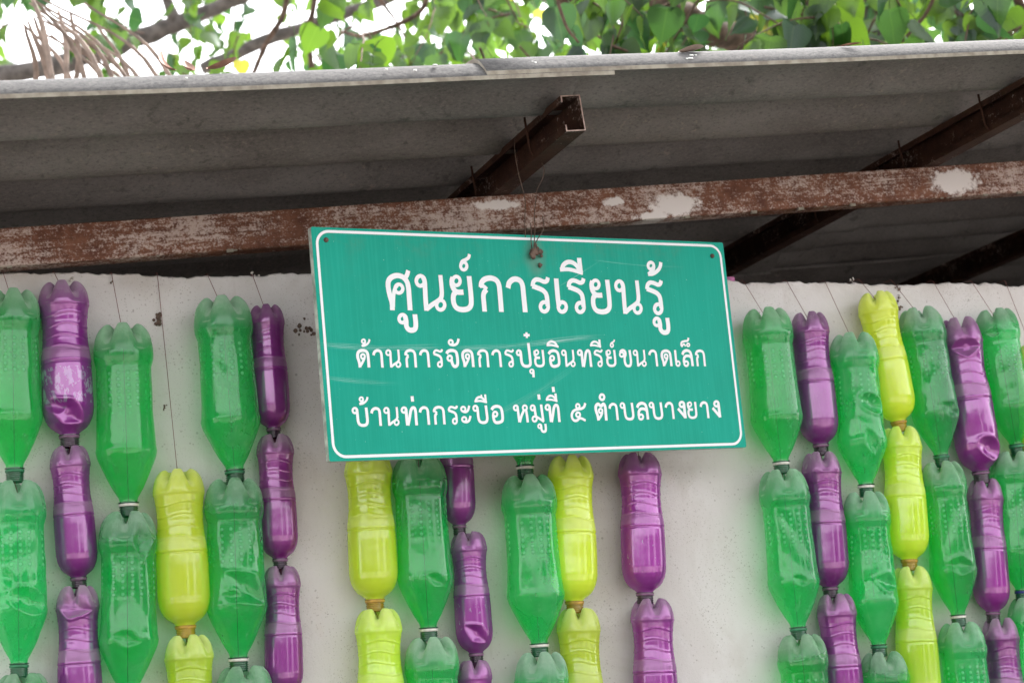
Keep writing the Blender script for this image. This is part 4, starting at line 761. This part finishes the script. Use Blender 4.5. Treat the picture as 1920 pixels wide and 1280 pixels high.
def tree(name, label, loc, limbs, azr, elr, dr, ntw, lsz, seed, nmax=290, bark=M_bark, dens=(6, 12)):
    r = random.Random(seed); T = empty(name, loc, label, 'tree'); l0 = np.array([float(x) for x in loc])
    for (nm, P_, r0, r1, bk) in limbs:
        Q = smoothpath(P_, 6); nq = len(Q)
        Q = [q+np.array([r.gauss(0, r0*.06) for _ in range(3)]) for q in Q]
        V, Fc = tube([q-l0 for q in Q], [(r0+(r1-r0)*i/(nq-1))*(1+.07*math.sin(i*1.7)+.05*r.gauss(0, 1)) for i in range(nq)], 14)
        link(nm, mesh(nm, V, Fc), bk, T)
    leaves = []; tw = []
    for k in range(ntw):
        az, el, d = r.uniform(*azr), r.uniform(*elr), r.uniform(*dr); p = pol(az, el, d)
        ha = r.uniform(0, 2*math.pi); dirv = np.array([math.cos(ha), math.sin(ha), r.uniform(-.9, .3)]); n = r.randint(*dens); P_ = [p]
        for i in range(n):
            dirv = dirv*.9+np.array([r.gauss(0, .12), r.gauss(0, .12), -.10]); dirv /= np.linalg.norm(dirv)
            P_.append(P_[-1]+dirv*.055)
            s = lsz*r.uniform(.62, 1.15); side = r.choice((-1, 1)); cr_ = np.cross(dirv, (0, 0, 1)); cr_ /= (np.linalg.norm(cr_)+1e-6)
            leaves.append((P_[-1]+cr_*side*.03+np.array([0, 0, -.02]), s, ha+side*r.uniform(.2, 1.6), r.gauss(0, .42), r.gauss(.0, .35), r.random()))
        tw.append(tube([q-l0 for q in P_], [.0042*(1-.7*i/len(P_)) for i in range(len(P_))], 5))
    link('twigs', mesh('twigs', *merge(tw)), M_twig, T)['kind'] = 'stuff'
    def score(q):
        v = np.array(q[0])-CAM; z = v@FW; x, y = (v@RT)/z*F+960, 640-(v@UP)/z*F
        inside = -60 < x < 1980 and -40 < y < 190
        return (0 if inside else 1, z/q[1])
    leaves.sort(key=score)
    for q in leaves[:nmax]:
        o = bpy.data.objects.new('leaf', LM[int(q[5]*7)]); C.objects.link(o); o.parent = T
        o.location = (q[0]-l0).tolist(); o.scale = (q[1],)*3; o.rotation_euler = (q[3], q[4], q[2])
    rest = leaves[nmax:]
    if rest:
        V = []; Fc = []; uv = []; base = [(np.array([v.co[:] for v in l.vertices]), [tuple(p.vertices) for p in l.polygons], [d.uv[:] for d in l.uv_layers[0].data]) for l in LM]
        tone = []
        for q in rest:
            b = base[int(q[5]*7)]; Rm = np.array((Matrix.Rotation(q[2], 3, 'Z') @ Matrix.Rotation(q[4], 3, 'Y') @ Matrix.Rotation(q[3], 3, 'X')))
            o_ = len(V); V += list((b[0]*q[1])@Rm.T + (q[0]-l0)); Fc += [tuple(i+o_ for i in f) for f in b[1]]; uv += b[2]; tone += [q[5]*7 % 1]*len(b[0])
        me = mesh('foliage', V, Fc, True, uv); at_ = me.attributes.new('tone', 'FLOAT', 'POINT'); at_.data.foreach_set('value', tone)
        link('foliage', me, M_leaf, T)['kind'] = 'stuff'
    return T
TL = pol(3, 0, 12); TL[2] = 0
tree('leafy_tree', 'sunlit leafy tree with a long slanting grey limb, behind the roof at left', TL,
     [('trunk', [TL, TL+(0, .2, 1.6), TL+(.2, .0, 3.4), pix(-260, 170, 9.6)], .20, .09, M_bark),
      ('branch', [pix(-260, 170, 9.6), pix(40, 137, 9.3), pix(200, 95, 9.2), pix(330, 45, 9.1), pix(450, -5, 9.0), pix(640, -110, 8.9)], .052, .03, M_bark),
      ('branch', [pix(330, 45, 9.1), pix(300, -60, 9.1), pix(330, -200, 9.0)], .03, .012, M_bark),
      ('branch', [pix(380, 130, 9.9), pix(500, 75, 9.8), pix(590, 45, 9.7), pix(700, 8, 9.6), pix(800, -30, 9.5)], .034, .026, M_bark),
      ('branch', [pix(475, 140, 8.2), pix(500, 80, 8.2), pix(530, 30, 8.2), pix(545, -40, 8.2)], .010, .014, M_bark2),
      ('branch', [pix(585, 140, 7.9), pix(580, 60, 7.9), pix(590, 0, 7.9), pix(590, -60, 7.9)], .012, .011, M_bark2),
      ('branch', [pix(585, 90, 7.9), pix(605, 120, 7.9), pix(625, 135, 7.9)], .005, .003, M_bark2)],
     (2.5, 22), (16.8, 25.5), (8.0, 11.0), 130, .108, 11)
TC = pol(27, 0, 8.5); TC[2] = 0
tree('heart_leaved_tree', 'heart-leaved tree with a thick brown bough, overhanging the middle of the roof', TC,
     [('trunk', [TC, TC+(0, .1, 1.5), pix(1640, 150, 8.0), pix(1560, -20, 7.9), pix(1480, -300, 7.9)], .17, .12, M_bark),
      ('branch', [pix(940, -60, 6.6), pix(1040, -12, 6.6), pix(1170, 5, 6.6), pix(1270, 25, 6.7), pix(1340, 62, 6.9), pix(1430, 85, 7.2), pix(1640, 170, 8.0)], .030, .062, M_bark2),
      ('branch', [pix(800, -60, 6.8), pix(790, 20, 6.8), pix(690, 65, 6.8), pix(640, 60, 6.9)], .010, .006, M_bark2),
      ('branch', [pix(690, -30, 7.2), pix(735, 30, 7.2), pix(760, 70, 7.2)], .008, .004, M_bark2),
      ('branch', [pix(1030, -50, 5.0), pix(1060, 45, 5.0), pix(1085, 80, 5.0)], .005, .003, M_twig)],
     (16, 30), (16.8, 24), (5.2, 8.8), 84, .118, 23)
TR = pol(38, 0, 7.5); TR[2] = 0
tree('broad_leaved_tree', 'broad-leaved tree with a grey trunk behind the right end of the roof', TR,
     [('trunk', [TR, TR+(0, .1, 1.5), pix(2050, 150, 7.3), pix(1980, -100, 7.3), pix(1900, -400, 7.3)], .13, .09, M_bark),
      ('branch', [pix(1850, 120, 6.6), pix(1810, 40, 6.6), pix(1790, -30, 6.7), pix(1760, -120, 6.8)], .026, .022, M_bark),
      ('branch', [pix(1690, 80, 6.0), pix(1740, 20, 6.0), pix(1770, -60, 6.0)], .005, .007, M_twig),
      ('branch', [pix(2050, 150, 7.3), pix(1930, 40, 7.0), pix(1890, -60, 6.9)], .02, .014, M_bark2)],
     (26, 42), (17.5, 26), (4.8, 8.0), 100, .122, 37)
# woods beyond, seen through the gaps on the right, and unseen leaf screens added behind the camera to shape light and reflections
def canopy(name, label, az0, az1, d0, d1, e0, e1, n, size, seed):
    r = random.Random(seed); V = []; Fc = []; uv = []; tone = []
    b = [(np.array([v.co[:] for v in l.vertices])[:30], [tuple(p.vertices) for p in l.polygons if max(p.vertices) < 30]) for l in LM]
    for k in range(n):
        c0 = pol(r.uniform(az0, az1), r.uniform(e0, e1), r.uniform(d0, d1)); q = r.randrange(7)
        Rm = np.array(Matrix.Rotation(r.uniform(0, 6.28), 3, 'Z') @ Matrix.Rotation(r.gauss(0, .6), 3, 'X')); o_ = len(V)
        V += list((b[q][0]*size*r.uniform(.6, 1.3))@Rm.T+c0)
        for f in b[q][1]: Fc.append(tuple(i+o_ for i in f)); uv += [(.3, .3)]*len(f)
        tone += [r.random()]*30
    me = mesh(name, V, Fc, True, uv); a_t = me.attributes.new('tone', 'FLOAT', 'POINT'); a_t.data.foreach_set('value', tone)
    tag(link(name, me, M_leaf), label, 'foliage', None, 'stuff')
canopy('far_foliage', 'far green foliage filling the gaps above the roof at right', 18, 50, 11, 16, 12, 24, 1300, .16, 5)
canopy('far_foliage', 'far green foliage low behind the roof at left', 0, 16, 14, 19, 12, 19.2, 800, .17, 6)
canopy('added_tree_screen', 'added unseen leaf screen opposite the wall, shaping bottle reflections', 136, 160, 12, 16, 0, 10, 700, .5, 7)  # screens added with gaps between them, so the bottles mirror bright streaks
canopy('added_tree_screen', 'added unseen leaf screen at far right, shaping bottle reflections', 92, 122, 12, 16, 0, 9, 600, .5, 17)
canopy('added_tree_screen', 'added unseen leaf screen opposite the wall, left side', 170, 262, 12, 16, -1, 11, 2200, .5, 8)
canopy('sky_blocker_foliage', 'added unseen foliage over the yard, blocking the high sky', 100, 250, 6, 8.5, 42, 86, 1500, .42, 9)  # added out of view to cut overhead sky and even the wall light
